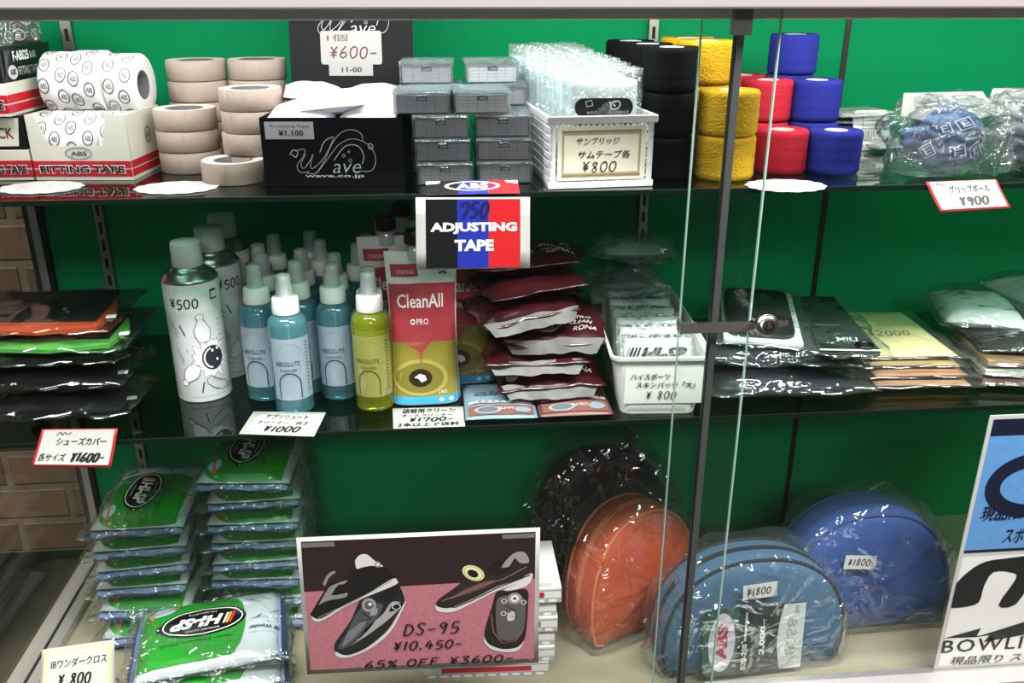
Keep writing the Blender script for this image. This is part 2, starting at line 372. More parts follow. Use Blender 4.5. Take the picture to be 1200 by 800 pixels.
# glass shelves and their brackets
for nm, z, lb in (('glass_shelf', Z1, 'upper glass shelf carrying the tape rolls'), ('glass_shelf', Z2, 'lower glass shelf carrying cans, bottles and pouches')):
    t = thing(nm, lb, 'shelf', (0, 0, z - .003), group=None)
    MB().box(((XL + XR) / 2 + .004, .168, 0), (XR - XL - .012, .328, .0052), SGLASS).build('glass_sheet', t)
    MB().box(((XL + XR) / 2 + .004, .0026, 0), (XR - XL - .012, .0028, .0058), DEDGE, bevel=.0006).build('front_edge', t)
for x, nm in ((xs1, 'behind the spray cans'), (xs2, 'behind the white tray')):
    for z, lv in ((Z1, 'upper'), (Z2, 'lower')):
        t = thing('shelf_bracket', 'dark steel bracket under the %s glass shelf %s' % (lv, nm if lv == 'lower' else nm.replace('spray cans', 'tape boxes').replace('tray', 'basket and black rolls')), 'bracket', (x, 0, z - .0062))
        MB().prism([(YB - .012, 0), (YB - .012, -.045), (YB - .05, -.034), (.05, -.008), (.045, 0)], -.0015, .0015, mat('bracket_steel', '#2c332f', .35, metal=.7, var=.1), Matrix(((0, 0, 1, 0), (1, 0, 0, 0), (0, 1, 0, 0), (0, 0, 0, 1)))).build('arm', t)
        MB().lathe([(0, -.010), (.006, -.010), (.0075, -.004), (.0075, 0), (0, 0)], mat('bracket_cup', '#1d2420', .3, metal=.4), Matrix.Translation((0, .052, 0)), 20).build('cup', t)
        MB().lathe([(0, -.003), (.0022, -.002), (.0022, .002), (0, .003)], STEEL, Matrix.Translation((.004, .0445, -.005)), 12).build('screw', t)
# sliding glass doors, the seal between them, the guide and the ratchet lock
XD1 = aty(856, 586, -.056).x; XD2 = aty(776, 646, -.036).x
for nm, x0, x1, y, xe in (('door_1', XL - .01, XD1, -.056, XD1), ('door_2', XD2, XR, -.036, XD2)):
    mb = MB().box(((x0 + x1) / 2, y, 1.186), (x1 - x0, .004, .826), GLASS)
    mb.box((xe, y, 1.186), (.0012, .0042, .826), GEDGE)
    structure(mb.build(nm))
xb = aty(866, 45, -.046).x
sl = MB().box((xb, -.046, 1.175), (.0072, .010, .80), mat('dark_seal', '#4a4c4a', .4, metal=.3, var=.1), bevel=.0008)
sl.box((xb - .0042, -.046, 1.175), (.0015, .006, .80), RUB)
structure(sl.build('trim_8'))
structure(MB().box((aty(869, 24, -.046).x, -.046, aty(869, 24, -.046).z), (.019, .012, .026), mat('guide_grey', '#8f8a85', .45, var=.05), bevel=.002).build('trim_9'))
p = aty(853, 377, -.046); pl, pr_ = aty(795, 377, -.046).x, aty(918, 372, -.046).x
lk = thing('showcase_lock', 'chrome ratchet lock with toothed bar across the glass door overlap', 'lock', (p.x, -.046, p.z))
bar = MB(); n = 38; out = [(pl - p.x, -.006), (.072 + 0 * pr_, -.003)]
out = [(pl - p.x, -.0065), (.030, -.0058), (pr_ - p.x, -.0006), (pr_ - p.x, .0036)]
x = pr_ - p.x
while x > pl - p.x + .016:
    out += [(x, .0036), (x - .0022, .0056)]; x -= .0024
out += [(pl - p.x, .0056)]
bar.prism(out, -.0009, .0009, mat('lock_bar_steel', '#77746c', .35, metal=.8, var=.15), Matrix(((1, 0, 0, 0), (0, 0, -1, -.0135), (0, 1, 0, 0), (0, 0, 0, 1))))
bar.box((pl - p.x, -.006, -.001), (.0022, .016, .013), mat('lock_bar_steel', '#77746c'))
bar.build('toothed_bar', lk)
lx = aty(891, 373, -.06).x - p.x
TL = Matrix.Translation((lx, -.016, .0005)) @ Matrix.Rotation(math.radians(68), 4, 'X') @ Matrix.Scale(1.25, 4)
MB().lathe([(0, -.006), (.0085, -.006), (.0095, -.003), (.0095, .001), (.0075, .004), (.008, .006), (.0098, .008), (.0098, .016), (.0085, .0185), (.005, .019), (0, .019)], STEEL, TL, 32).build('barrel', lk)
MB().lathe([(0, .0188), (.0052, .0188), (.0052, .0196), (.004, .0198), (0, .0194)], mat('key_plug', '#2c2a28', .3, metal=.8), TL, 24).box((0, 0, .0199), (.0012, .005, .0006), RUB, T=TL).build('key_plug', lk)

# ================================================================== UPPER SHELF
# ---- pale cloth tape rolls in five stacks
TAPE = mat('beige_cloth_tape', '#ad9c8f', .8, spec=.2, var=.06, vscale=120, bump=.05, bscale=400)
TSIDE = mat('tape_side_paper', '#ddd2c8', .8, var=.05, vscale=200); CORE = mat('cardboard_core', '#5d6268', .7, var=.15)
RH, RR = .0238, .0345
def beige_roll():
    t = thing('tape_roll', 'x', 'tape roll', group='beige tape rolls beside the black box')
    a = MB(); g = RH - .0006
    a.lathe([(RR - .001, .0003), (RR, .0012), (RR, g - .0009), (RR - .001, g)], TAPE, seg=48)
    a.lathe([(RR - .001, g), (.021, g - .0008)], TSIDE, seg=48).lathe([(.021, .0008), (RR - .001, .0003)], TSIDE, seg=48)
    w = cyl_warp(RR); art = Art()
    art.rect(-.012, .001, -.0113, g - .001, ink('#b39c8a', .7), 0)
    for k in range(3): art.rect(.006, .007 + k * .004, .0068, .0082 + k * .004, ink('#8d7868', .7), 0)
    a.art(art, w).build('tape', t)
    MB().lathe([(.021, .0005), (.021, g - .0005), (.0185, g - .0005), (.0185, .0005)], CORE, seg=40, close=True).build('core', t)
    return t
BR = beige_roll(); 
ordn = lambda k, n: 'bottom' if k == 0 else ('topmost' if k == n - 1 else ['', 'second up', 'third up', 'fourth up', 'fifth up'][k])
def stack(proto, x, y, z, h, n, kind, desc, turn=0):
    for k in range(n):
        jx, jy = random.uniform(-.0012, .0012), random.uniform(-.0012, .0012)
        rz = random.uniform(-.6, .6) + turn; lab = '%s, %s in %s' % (kind, ordn(k, n), desc) if n > 1 else '%s %s' % (kind, desc)
        if not proto.get('used'):
            proto['used'] = 1; o = proto; o.location = (x + jx, y + jy, z + h * k); o.rotation_euler[2] = rz; o['label'] = lab
        else:
            o = dup(proto, (x + jx, y + jy, z + h * k), rz, lab)
    return o
def at_top(px, py, zt, rad): return base(px, py, zt, rad)
for px, py, n, d in ((229, 71, 5, 'the back stack beside the white carton'), (300, 70, 5, 'the back stack beside the black box lid'), (293, 105, 4, 'the middle stack beside the black box'), (216, 129, 3, 'the stack beside the white tape carton')):
    b = at_top(px, py, Z1 + n * RH, RR); stack(BR, b.x, b.y, Z1, RH, n, 'beige tape roll', d)
b = base(278, 218, Z1, RR); stack(BR, b.x, b.y, Z1, RH, 1, 'beige tape roll', 'standing alone in front of the stacks')

# ---- black, yellow, red and blue wrap rolls
def wrap_roll(color, name, weave, h, rad):
    m = mat(name, color, .8, var=.08, vscale=150, spec=.15)
    if weave:
        nt = m.node_tree; N, L = nt.nodes, nt.links; b = N['Principled BSDF']; tc = N.new('ShaderNodeTexCoord'); mp = N.new('ShaderNodeMapping'); mp.inputs['Scale'].default_value = (1, 1, 1)
        v = N.new('ShaderNodeTexVoronoi'); v.inputs['Scale'].default_value = 1; mp.inputs['Scale'].default_value = (330, 330, 520)
        bp = N.new('ShaderNodeBump'); bp.inputs['Strength'].default_value = weave; bp.inputs['Distance'].default_value = .003
        L.new(tc.outputs['Object'], mp.inputs[0]); L.new(mp.outputs[0], v.inputs['Vector']); L.new(v.outputs['Distance'], bp.inputs['Height']); L.new(bp.outputs['Normal'], b.inputs['Normal'])
    t = thing('wrap_roll', 'x', 'tape roll', group=name.replace('_', ' ') + ' rolls'); g = h - .0008
    a = MB(); a.lathe([(.013, .0006), (rad - .002, .0003), (rad, .003)] + [(rad + .0003 * math.sin(k * 2.1), .003 + (g - .006) * k / 10) for k in range(1, 10)] + [(rad, g - .003), (rad - .002, g), (.013, g - .001)], m, seg=48).build('tape', t)
    MB().lathe([(.013, g - .0011), (.013, g - .0003), (.0105, g - .0003), (.0105, .001), (.013, .001)], PAPER, seg=32, close=True).build('core', t)
    return t
KH, KR = .0466, .0297
KB = wrap_roll('#030408', 'black_wrap_tape', 0, KH, KR)
b = base(780, 57, Z1 + 3 * KH, KR); bx, by = b.x + .008, .068
stack(KB, .2545, .074, Z1, KH, 3, 'black tape roll', 'the front black column beside the white basket')
stack(KB, .2440, .140, Z1, KH, 3, 'black tape roll', 'the black column between two others')
stack(KB, .2400, .206, Z1, KH, 3, 'black tape roll', 'the rear black column against the green back')
YH, YR = .0478, .0325
KY = wrap_roll('#c89a1c', 'yellow_wrap_tape', .35, YH, YR)
b = base(847, 213, Z1, YR); stack(KY, b.x, b.y, Z1, YH, 2, 'yellow tape roll', 'the short front column behind the door seal')
stack(KY, .309, .131, Z1, YH, 3, 'yellow tape roll', 'the tall column by the black rolls')
stack(KY, .308, .199, Z1, YH, 3, 'yellow tape roll', 'the rear yellow column')
CH, CR = .0485, .0300
KRD = wrap_roll('#c4293c', 'red_wrap_tape', .12, CH, CR)
b = base(911, 205, Z1, CR); stack(KRD, b.x, b.y, Z1, CH, 1, 'red tape roll', 'standing alone in front, between yellow and blue rolls')
stack(KRD, .3985, .164, Z1, CH, 2, 'red tape roll', 'the red pair behind the single one')
stack(KRD, .390, .234, Z1, CH, 2, 'red tape roll', 'the rear red pair between yellow and blue')
KBL = wrap_roll('#2a3190', 'blue_wrap_tape', .12, CH, CR)
b = base(973, 206, Z1, CR); stack(KBL, b.x, b.y, Z1, CH, 1, 'blue tape roll', 'standing alone in front next to the single red one')
stack(KBL, .458, .160, Z1, CH, 2, 'blue tape roll', 'the blue pair behind the single one')
stack(KBL, .452, .230, Z1, CH, 3, 'blue tape roll', 'the tall rear column against the green back')

# ---- ABS oval mark used on cartons and tape
GREYINK = ink('#55555a')
def abs_oval(rx, ry, dark=GREYINK, fill=None, txt=None, bold=.03):
    a = Art()
    if fill: a.ellipse(0, 0, rx, ry, fill, 0)
    a.ring(0, 0, rx, ry, ry * .12, dark, 1); a.ring(0, 0, rx * .88, ry * .84, ry * .05, dark, 1)
    a.text('ABS', -rx * .62, -ry * .38, rx * .62, ry * .38, txt or dark, 1, bold); return a
CARTON = mat('white_carton', '#dcdacb', .5, var=.02); CARTON_IN = mat('carton_inside', '#d8d6c4', .7, var=.04)
def stripes(a, x0, x1, z0, z1, L=0):
    h = z1 - z0
    a.rect(x0, z0, x1, z0 + h * .46, RED, L); a.rect(x0, z0 + h * .54, x1, z1, RED, L)

# ---- the open fitting-tape carton
o0, fw_, rz = front(43, 211, 157, 211, Z1); FD, FH = .098, .070
fb = thing('tape_carton', 'open white ABS fitting tape carton with notched front and red stripes', 'carton', o0, rz)
hw = fw_ / 2; t_ = .0012
c = MB(); out = [(-hw, 0), (hw, 0), (hw, FH), (hw * .62, FH), (hw * .46, FH * .53), (-hw * .62, FH * .53), (-hw * .82, FH), (-hw, FH)]
FM = Matrix(((1, 0, 0, 0), (0, 0, -1, t_), (0, 1, 0, 0), (0, 0, 0, 1)))
c.prism(out, 0, t_, CARTON, FM); c.box((0, FD / 2, t_ / 2), (fw_ - .001, FD - .002, t_), CARTON)
for s in (-1, 1): c.box((s * (hw - t_ / 2), FD / 2 + .001, FH / 2), (t_, FD - .004, FH), CARTON)
c.box((0, FD - .001, FH / 2), (fw_ - .001, t_, FH), CARTON)
a = Art(); stripes(a, -hw, hw, .004, .021); a.place(abs_oval(.0145, .0065), -.002, .029)
a.text('FITTING TAPE', -hw * .89, .0072, hw * .87, .0168, ink('#ffffff'), 1, .06); a.text('FITTING TAPE', -hw * .87, .0080, hw * .85, .0160, INK, 3, .03)
c.art(a, plane_warp((0, 0, 0), (1, 0, 0), (0, 0, 1)))
a = Art(); stripes(a, 0, FD - .003, .004, .021); a.place(abs_oval(.008, .0085), FD * .55, .042)
c.art(a, plane_warp((hw, .001, 0), (0, 1, 0), (0, 0, 1))); c.build('box', fb)
WT = mat('white_tape_print', '#f3f2f0', .6, var=.02); WTS = mat('white_tape_side', '#dfe0dc', .7, var=.05)
def white_roll(w, rad, name='tape_roll', m=WT, ms=WTS, dark=GREYINK, seed=1, fill=None):
    """a roll lying on its rim, its axle along x"""
    t = thing(name, 'x', 'tape roll', group='white printed tape rolls in the carton')
    T = Matrix.Rotation(PI / 2, 4, 'Y'); mb = MB()
    mb.lathe([(.016, -w / 2 + .0008), (rad - .001, -w / 2), (rad, -w / 2 + .001), (rad, w / 2 - .001), (rad - .001, w / 2), (.016, w / 2 - .0008)], m, T, 48)
    a = Art(); rs = random.Random(seed)
    L = 2 * PI * rad; n = 9
    for i in range(n):
        for j in range(2):
            a.place(abs_oval(.0058, .0080, dark, fill, bold=.02), (i + .5 * (j % 2)) * L / n, (-w * .25, w * .24)[j] + rs.uniform(-.002, .002), PI / 2 + rs.uniform(-.2, .2))
    cw = cyl_warp(rad, 0); mb.art(a, lambda u, v, d=0: T @ cw(u, v, d), .00015)
    mb.build('tape', t)
    MB().lathe([(.016, -w / 2 + .001), (.016, w / 2 - .001), (.014, w / 2 - .001), (.014, -w / 2 + .001)], CORE, T, 32, close=True).build('core', t)
    return t
WR = white_roll(.0325, .034)
def put_in(o_, x, y, z): return o_ + Vector((x * math.cos(rz) - y * math.sin(rz), x * math.sin(rz) + y * math.cos(rz), z))
k = 0
spots = [(-.0355, .042, .0355, 'lower row of the carton, end next to the black cartons'), (-.0015, .042, .0355, 'lower row of the carton, middle one'), (.0325, .042, .0355, 'lower row of the carton, end next to the beige stacks'),
         (-.034, .068, .097, 'upper row of the carton, end next to the black cartons'), (.001, .066, .0985, 'upper row of the carton, middle one'), (.0362, .070, .095, 'upper row of the carton, end next to the beige stacks')]
for x, y, z, d in spots:
    q = put_in(o0, x, y, z)
    if k == 0: WR.location = q; WR.rotation_euler[2] = rz; WR['label'] = 'white printed tape roll, ' + d; r_ = WR
    else: r_ = dup(WR, q, rz, 'white printed tape roll, ' + d)
    r_.rotation_euler = (random.uniform(0, 6), 0, rz + random.uniform(-.06, .06)); k += 1

# ---- the two stacked tape cartons with black inner boxes at the end of the shelf
SIL = ink('#c9cbcb'); WHT = ink('#f4f4f2')
def black_carton(w, d, hw_, hb, label, txt, loc, rot, lbl):
    t = thing('tape_carton', label, 'carton', loc, rot)
    c = MB().box((-w / 2, d / 2, hw_ / 2), (w, d, hw_), CARTON, .0008)
    a = Art(); stripes(a, -w, 0, .0035, .0035 + hw_ * .55); a.text(txt, -.062, .0035 + hw_ * .10, -.004, .0035 + hw_ * .42, WHT, 2, .06); a.text(txt, -.0615, .0035 + hw_ * .12, -.0045, .0035 + hw_ * .40, INK, 4, .03)
    c.art(a, plane_warp((0, 0, 0), (1, 0, 0), (0, 0, 1)))
    a = Art(); stripes(a, 0, d, .0035, .0035 + hw_ * .55); c.art(a, plane_warp((0, 0, 0), (0, 1, 0), (0, 0, 1))); c.build('tray', t)
    c = MB().box((-w / 2, d / 2, hw_ + hb / 2), (w - .002, d - .002, hb), BLACK, .0008)
    if lbl == 'K':
        a = Art().poly([(-.05, .004), (-.005, .004), (.0, hb - .002), (-.05, hb - .002)], CARTON, 0).text('BLACK', -.045, .012, -.008, .024, ink('#6b2a30'), 1, .02)
        c.art(a, plane_warp((-.004, .001, hw_), (1, 0, 0), (0, 0, 1)))
    else:
        a = Art().text('F-ABS25', .028, hb * .58, .066, hb * .86, WHT, 1, .03).text('BLACK', .069, hb * .60, .084, hb * .80, SIL, 1, .01)
        a.ellipse(.022, hb * .27, .011, hb * .2, SIL, 1).text('ABS', .015, hb * .19, .029, hb * .36, INK, 2, .02).text('FITTING TAPE', .036, hb * .16, .083, hb * .40, SIL, 1, .0)
        a.poly([(.006, hb * .05), (.02, hb * .75), (.026, hb * .9), (.01, hb * .9)], ink('#3a3c40'), 0)
        c.art(a, plane_warp((0, .001, hw_), (0, 1, 0), (0, 0, 1)))
    c.build('inner_box', t); return t
pA = atz(40, 211, Z1)
black_carton(.15, .11, .033, .036, 'white and black tape carton, lower of two, directly on the glass shelf', 'FITTING TAPE', pA, .0, 'K')
zU = Z1 + .0692
pB, pC = atz(13, 137, zU), atz(70, 121, zU); du = pC - pB; ru = math.atan2(du.y, du.x) - PI / 2
black_carton(.15, du.length * 1.02, .034, .036, 'white and black tape carton set askew on top of another carton', 'FITTING TAPE', pB, ru, 'F')
DT = mat('black_tape_print', '#232427', .45, var=.2)
BKR = white_roll(.0325, .034, m=DT, ms=DT, dark=ink('#d8d8d8'), seed=4); BKR['group'] = 'black printed tape rolls on the upper carton'
zr = zU + .0700 + .0170
MB().lathe([(0, -.0168), (.034, -.0168), (.0355, -.010), (.0350, .0), (.0362, .012), (.0340, .0178), (.012, .0172), (0, .0185)], clear('roll_shrink_film', '#f0f3f2', .14, .06, .06, bump=1.0, bscale=60), Matrix.Rotation(PI / 2, 4, 'Y'), 36).build('wrapper', BKR)
cu, su = math.cos(ru), math.sin(ru)
for k, (x, y, d) in enumerate(((-.035, .034, 'nearest the carton corner'), (-.106, .038, 'further along towards the brick wall'), (-.036, .106, 'at the rear corner beside the green back'))):
    q = pB + Vector((x * cu - y * su, x * su + y * cu, 0)); q.z = zr
    lb = 'black printed tape roll on the upper carton, ' + d
    r_ = BKR if k == 0 else dup(BKR, q, 0, lb)
    r_.location = q; r_['label'] = lb; r_.rotation_euler = (0, PI / 2, ru + (.5, .3, 1.1)[k])

# ================================================================== SOFT GOODS AND TAGS: shared builders
def lump(sx, sy, sz, amp, freq, seed, flat=.0, pw=.7, ray_=False):
    def fn(u, v):
        th, ph = (0, 0) if ray_ else (2 * PI * u, PI * v)
        x, y, z = tuple(u) if ray_ else (math.sin(ph) * math.cos(th), math.sin(ph) * math.sin(th), -math.cos(ph))
        k = 1 + amp * noise.noise(Vector((x * freq + seed, y * freq, z * freq))) + amp * .6 * abs(noise.noise(Vector((x * freq * 2.3, y * freq * 2.3 + seed, z * freq * 2.3))))
        s = lambda t: math.copysign(abs(t) ** pw, t)
        return Vector((s(x) * sx * k, s(y) * sy * k, max(s(z) * sz * k, -flat if flat else -9)))
    return fn
class Pillow:
    """a filled flat pouch: x across, y along, z through; sealed rim, creased faces"""
    def __init__(s, w, h, t, amp=.1, freq=30, seed=0, seal=.004, p=2.6, flat=1.0, ragged=0, bend=0, fine=0):
        s.w, s.h, s.t, s.amp, s.freq, s.seed, s.seal, s.p, s.flat, s.ragged, s.bend, s.fine = w, h, t, amp, freq, seed, seal, p, flat, ragged, bend, fine
    def z(s, x, y, side=1):
        ax = min(1, abs(x) / max(1e-6, s.w / 2 - s.seal * .4)); ay = min(1, abs(y) / (s.h / 2 - s.seal))
        k = (max(0, 1 - ax ** s.p) * max(0, 1 - ay ** s.p)) ** .5
        n = noise.noise(Vector((x * s.freq + s.seed, y * s.freq - s.seed, side * 3.3)))
        n2 = noise.noise(Vector((x * s.freq * 2.7 + s.seed, y * s.freq * 2.7, side * 5.1 + s.seed)))
        r = abs(n2) * s.fine
        return side * (.0004 + s.t / 2 * (s.flat if side < 0 else 1) * k * (1 + s.amp * n + s.amp * .5 * n2) + r * (.3 + .7 * k)) + s.bend * (y / s.h * 2) ** 2 + s.amp * .012 * noise.noise(Vector((x * 12 + s.seed, y * 12, 7))) * (s.t / .02 if s.t < .02 else 1) * (1 if s.flat > .5 else .3)
    def xy(s, u, v):
        x, y = (u - .5) * s.w, (v - .5) * s.h
        if s.ragged:
            e = max(abs(u - .5), abs(v - .5)) * 2
            x += s.ragged * e ** 4 * noise.noise(Vector((y * 40 + s.seed, x * 10, 1))); y += s.ragged * e ** 4 * noise.noise(Vector((x * 40, y * 10 + s.seed, 2)))
        return x, y
    def mesh(s, mb, m, nx=18, ny=18, T=None):
        vs, fs = [], []; w = nx + 1; n1 = w * (ny + 1)
        for side in (1, -1):
            for j in range(ny + 1):
                for i in range(nx + 1):
                    x, y = s.xy(i / nx, j / ny); vs.append((x, y, s.z(x, y, side)))
        for j in range(ny):
            for i in range(nx):
                q = [j * w + i, j * w + i + 1, (j + 1) * w + i + 1, (j + 1) * w + i]; fs += [q, [n1 + k for k in q[::-1]]]
        rim = list(range(nx)) + [j * w + nx for j in range(ny)] + [ny * w + nx - i for i in range(nx)] + [(ny - j) * w for j in range(ny)]
        fs += [[a, n1 + a, n1 + b, b] for a, b in zip(rim, rim[1:] + rim[:1])]
        mb.add(vs, fs, m, T, True); return mb
    def warp(s, side=1, T=None, lift=.0006):
        def f(u, v, d=0):
            p = Vector((u, v, s.z(u, v, side) + side * (d + lift))); return T @ p if T is not None else p
        return f
def quad_warp(TL, TR, BR, BL, bulge=0, curl=0):
    n = (TR - TL).cross(BL - TL).normalized() * -1
    if n.y > 0: n = -n
    def f(u, v, d=0):
        p = (BL * (1 - u) + BR * u) * (1 - v) + (TL * (1 - u) + TR * u) * v
        return p + n * (d + bulge * (1 - (2 * u - 1) ** 2) + curl * (1 - v) ** 2)
    return f
def sheet(mb, wp, m, nx=8, ny=4, th=.0006):
    vs = []; w = nx + 1; n1 = w * (ny + 1)
    for d in (0, -th): vs += [wp(i / nx, j / ny, d) for j in range(ny + 1) for i in range(nx + 1)]
    fs = []
    for j in range(ny):
        for i in range(nx):
            q = [j * w + i, j * w + i + 1, (j + 1) * w + i + 1, (j + 1) * w + i]; fs += [q, [n1 + k for k in q[::-1]]]
    rim = list(range(nx)) + [j * w + nx for j in range(ny)] + [ny * w + nx - i for i in range(nx)] + [(ny - j) * w for j in range(ny)]
    fs += [[a, n1 + a, n1 + b, b] for a, b in zip(rim, rim[1:] + rim[:1])]
    return mb.add(vs, fs, m, None, True)
def tag_card(name, label, px, ytop, ybot, art, m=PAPER, cat='price tag', bulge=0, curl=0, group='price cards on the shelves', nx=10, ny=6):
    TL, TR, BR, BL = (aty(px[0][0], px[0][1], ytop), aty(px[1][0], px[1][1], ytop), aty(px[2][0], px[2][1], ybot), aty(px[3][0], px[3][1], ybot))
    wp = quad_warp(TL, TR, BR, BL, bulge, curl); mb = sheet(MB(), wp, m, nx, ny); mb.art(art, wp, .0003)
    return tag(mb.build(name), label, cat, group)


# ================================================================== UPPER SHELF, continued
# ---- black box with the open lid
o1, w1, r1 = front(313, 217, 473, 219, Z1); r1 *= .55; D1, H1 = .150, .0715; h1 = w1 / 2
bx = thing('display_box', 'black tape box with open lid and thin white swirl logo', 'box', o1, r1)
BSHEEN = mat('black_gloss_card', '#07070a', .32, var=.2, vscale=20)
LIDM = mat('black_lid_card', '#131317', .65, spec=.2, var=.08)
c = MB(); t_ = .0013
for s in (-1, 1): c.box((s * (h1 - t_ / 2), D1 / 2, H1 / 2), (t_, D1, H1), BSHEEN)
for y in (t_ / 2, D1 - t_ / 2): c.box((0, y, H1 / 2), (w1 - 2 * t_, t_, H1), BSHEEN)
c.box((0, D1 / 2, t_ / 2), (w1 - .003, D1 - .003, t_), BSHEEN)
LINE = ink('#c9ccd2')
def swirl(a, k=1.0, L=1, w=.0007):
    P = lambda pts: smooth_line([((x - 475) * k, (520 - y) * k) for x, y in pts], 5)
    for pts in ([(205, 525), (225, 495), (255, 505), (240, 540), (215, 520)], [(235, 500), (300, 490), (290, 530), (245, 590), (260, 635), (320, 630)], [(305, 520), (270, 580), (285, 610), (330, 560), (350, 520), (330, 590), (345, 610), (420, 540), (490, 420)],
                [(300, 640), (360, 640), (420, 560), (480, 450), (540, 385), (610, 368), (665, 395), (672, 440)], [(375, 630), (450, 540), (520, 460), (600, 425), (680, 445), (735, 500), (745, 570), (715, 625), (650, 628)], [(480, 560), (560, 470), (640, 470), (672, 530), (660, 580)],
                [(490, 410), (430, 440), (395, 510)], [(700, 460), (722, 455), (733, 475), (718, 490), (702, 472)]):
        a.stroke(P(pts), w * (.8 if len(pts) > 5 else 1.2), LINE, L)
    a.text('ave', 0 - 5 * k, (520 - 640) * k, 175 * k, (520 - 580) * k, LINE, L, -.01, .25)
    for x, y, r in ((545, 530, 9), (585, 560, 10), (580, 505, 6)): a.ring((x - 475) * k, (520 - y) * k, r * k, r * k, w * .7, LINE, L, n=16)
a = Art(); swirl(a, .000166)
b_ = Art().place(a, .0, .034); b_.text('wave.co.jp', -.031, .0085, .032, .0128, LINE, 1, .02)
b_.rect(-h1 + .005, H1 - .022, -h1 + .056, H1 - .004, ink('#b9b6be'), 1)
b_.text('Protecting Tape', -h1 + .011, H1 - .0105, -h1 + .051, H1 - .007, INK, 2).text('¥1,100', -h1 + .019, H1 - .0195, -h1 + .045, H1 - .0125, INK, 2, .02)
c.art(b_, plane_warp((0, 0, 0), (1, 0, 0), (0, 0, 1))); c.build('tray', bx)
lid = MB(); LH, tilt = .150, .16
TLid = Matrix.Translation((0, D1 - .0005, H1)) @ Matrix.Rotation(-tilt, 4, 'X')
lid.box((0, .001, LH / 2), (w1 - .002, t_, LH), LIDM, T=TLid)
a = Art(); sw = Art(); swirl(sw, .000166); a.place(sw, 0, .096)
a.poly(rrect(-.036, .042, .036, .080, .003), ink('#aaa8a4'), 4).text('1個', -.028, .068, -.004, .076, ink('#6a3030'), 5).hand('¥600-', -.026, .049, .032, .062, ink('#5a2422'), 5, .0017)
a.rect(-.027, .029, .025, .045, ink('#a5a4a0'), 6).text('11-00', -.012, .033, .012, .039, ink('#3a3a3a'), 7, .03)
lid.art(a, plane_warp(TLid @ Vector((0, .0003, 0)), (1, 0, 0), TLid.to_3x3() @ Vector((0, 0, 1)))); lid.build('lid', bx)
POUCHW = mat('white_pouch_film', '#f2f1f8', .28, spec=.6, bump=.25, bscale=45)
pr0 = None
for k, (x, y, z, rx, rzz, d) in enumerate(((-.036, .046, .072, .10, .10, 'front end by the sticker'), (.036, .047, .071, .10, -.08, 'front end away from the sticker'), (-.001, .054, .082, .06, .0, 'middle of the front row'), (-.034, .100, .086, .05, .2, 'rear, by the beige tape stacks'), (.032, .102, .084, .02, -.15, 'rear, by the clear cases'))):
    t = thing('tissue_pouch', 'glossy white sealed pouch in the black lidded box, ' + d, 'pouch', (0, 0, 0), group='white pouches in the black box')
    pw = Pillow(.068, .074, .024, .30, 26, 11 + k * 5, .006, 2.2); pw.mesh(MB(), POUCHW, 16, 16).build('film', t)
    t.location = o1 + Vector((x * math.cos(r1) - y * math.sin(r1), x * math.sin(r1) + y * math.cos(r1), z)); t.rotation_euler = (rx, random.uniform(-.12, .12), r1 + rzz)

# ---- clear hinged cases of tape strips
CASE = clear('clear_case', '#e9ebec', .09, .05, .10, '#e4e6ea', gloss=1.0); CASELID = clear('clear_case_lid', '#cfdcdd', .12, .12, .18, '#b4c8cc', bump=.8, bscale=250)
STRIP = mat('strip_pad_grey', '#a5a2a8', .6, var=.08, vscale=200); GRID = ink('#5b595f')
def strip_case(pale):
    t = thing('strip_case', 'x', 'plastic case', group='clear plastic cases of tape strips')
    w, d, h = .0592, .066, .0242
    MB().box((0, d / 2, h * .42), (w, d, h * .84 - .0004), CASE, .0012).build('body', t)
    MB().box((0, d / 2, h * .91), (w + .0008, d + .0008, h * .17), CASELID, .0012).build('lid', t)
    pad = MB().box((0, d / 2, h * .41), (w - .006, d - .006, h * .70), mat('strip_pad_pale', '#d8d8d8', .6, var=.05, vscale=200) if pale else STRIP)
    a = Art()
    for i in range(6): a.rect(-.025 + i * .0098, .0015, -.0247 + i * .0098, h * .76, GRID, 0)
    for i in range(5): a.rect(-.0265, .003 + i * .0035, .0265, .00325 + i * .0035, ink('#77757b'), 0)
    a.rect(-.005, h * .55, .006, h * .74, ink('#4c4a50'), 1).text('ABS', -.0035, h * .59, .0045, h * .70, ink('#c5c5c8') if not pale else ink('#e5e5e5'), 2, .02)
    pad.art(a, plane_warp((0, .0029, 0), (1, 0, 0), (0, 0, 1)), .0002); pad.build('strip_pad', t)
    MB().box((0, -.0008, h * .80), (.008, .0015, .0022), CASELID, .0004).build('catch', t)
    return t
SC, SCP = strip_case(False), strip_case(True); used = {0: False, 1: False}
def put_case(pale, x, y, z, rzz, lab):
    p = SCP if pale else SC
    if not used[pale]: used[pale] = True; o = p; o.location = (x, y, z); o.rotation_euler[2] = rzz; o['label'] = lab
    else: dup(p, (x, y, z), rzz, lab)
hc = .0246
for k in range(3):
    put_case(0, .0088 - .0016 * k, .043 + .001 * k, Z1 + hc * k, -.03, 'clear strip case, %s in the front column beside the black box' % ordn(k, 4))
    put_case(0, .0735 - .001 * k, .044 + .002 * k, Z1 + hc * k, -.02 - .01 * k, 'clear strip case, %s in the front column beside the white basket' % ordn(k, 4))
put_case(0, -.0135, .047, Z1 + 3 * hc, -.06, 'clear strip case, topmost in the front column, overhanging the black box'); put_case(1, .0500, .047, Z1 + 3 * hc, .02, 'pale topped strip case on the front column beside the white basket')
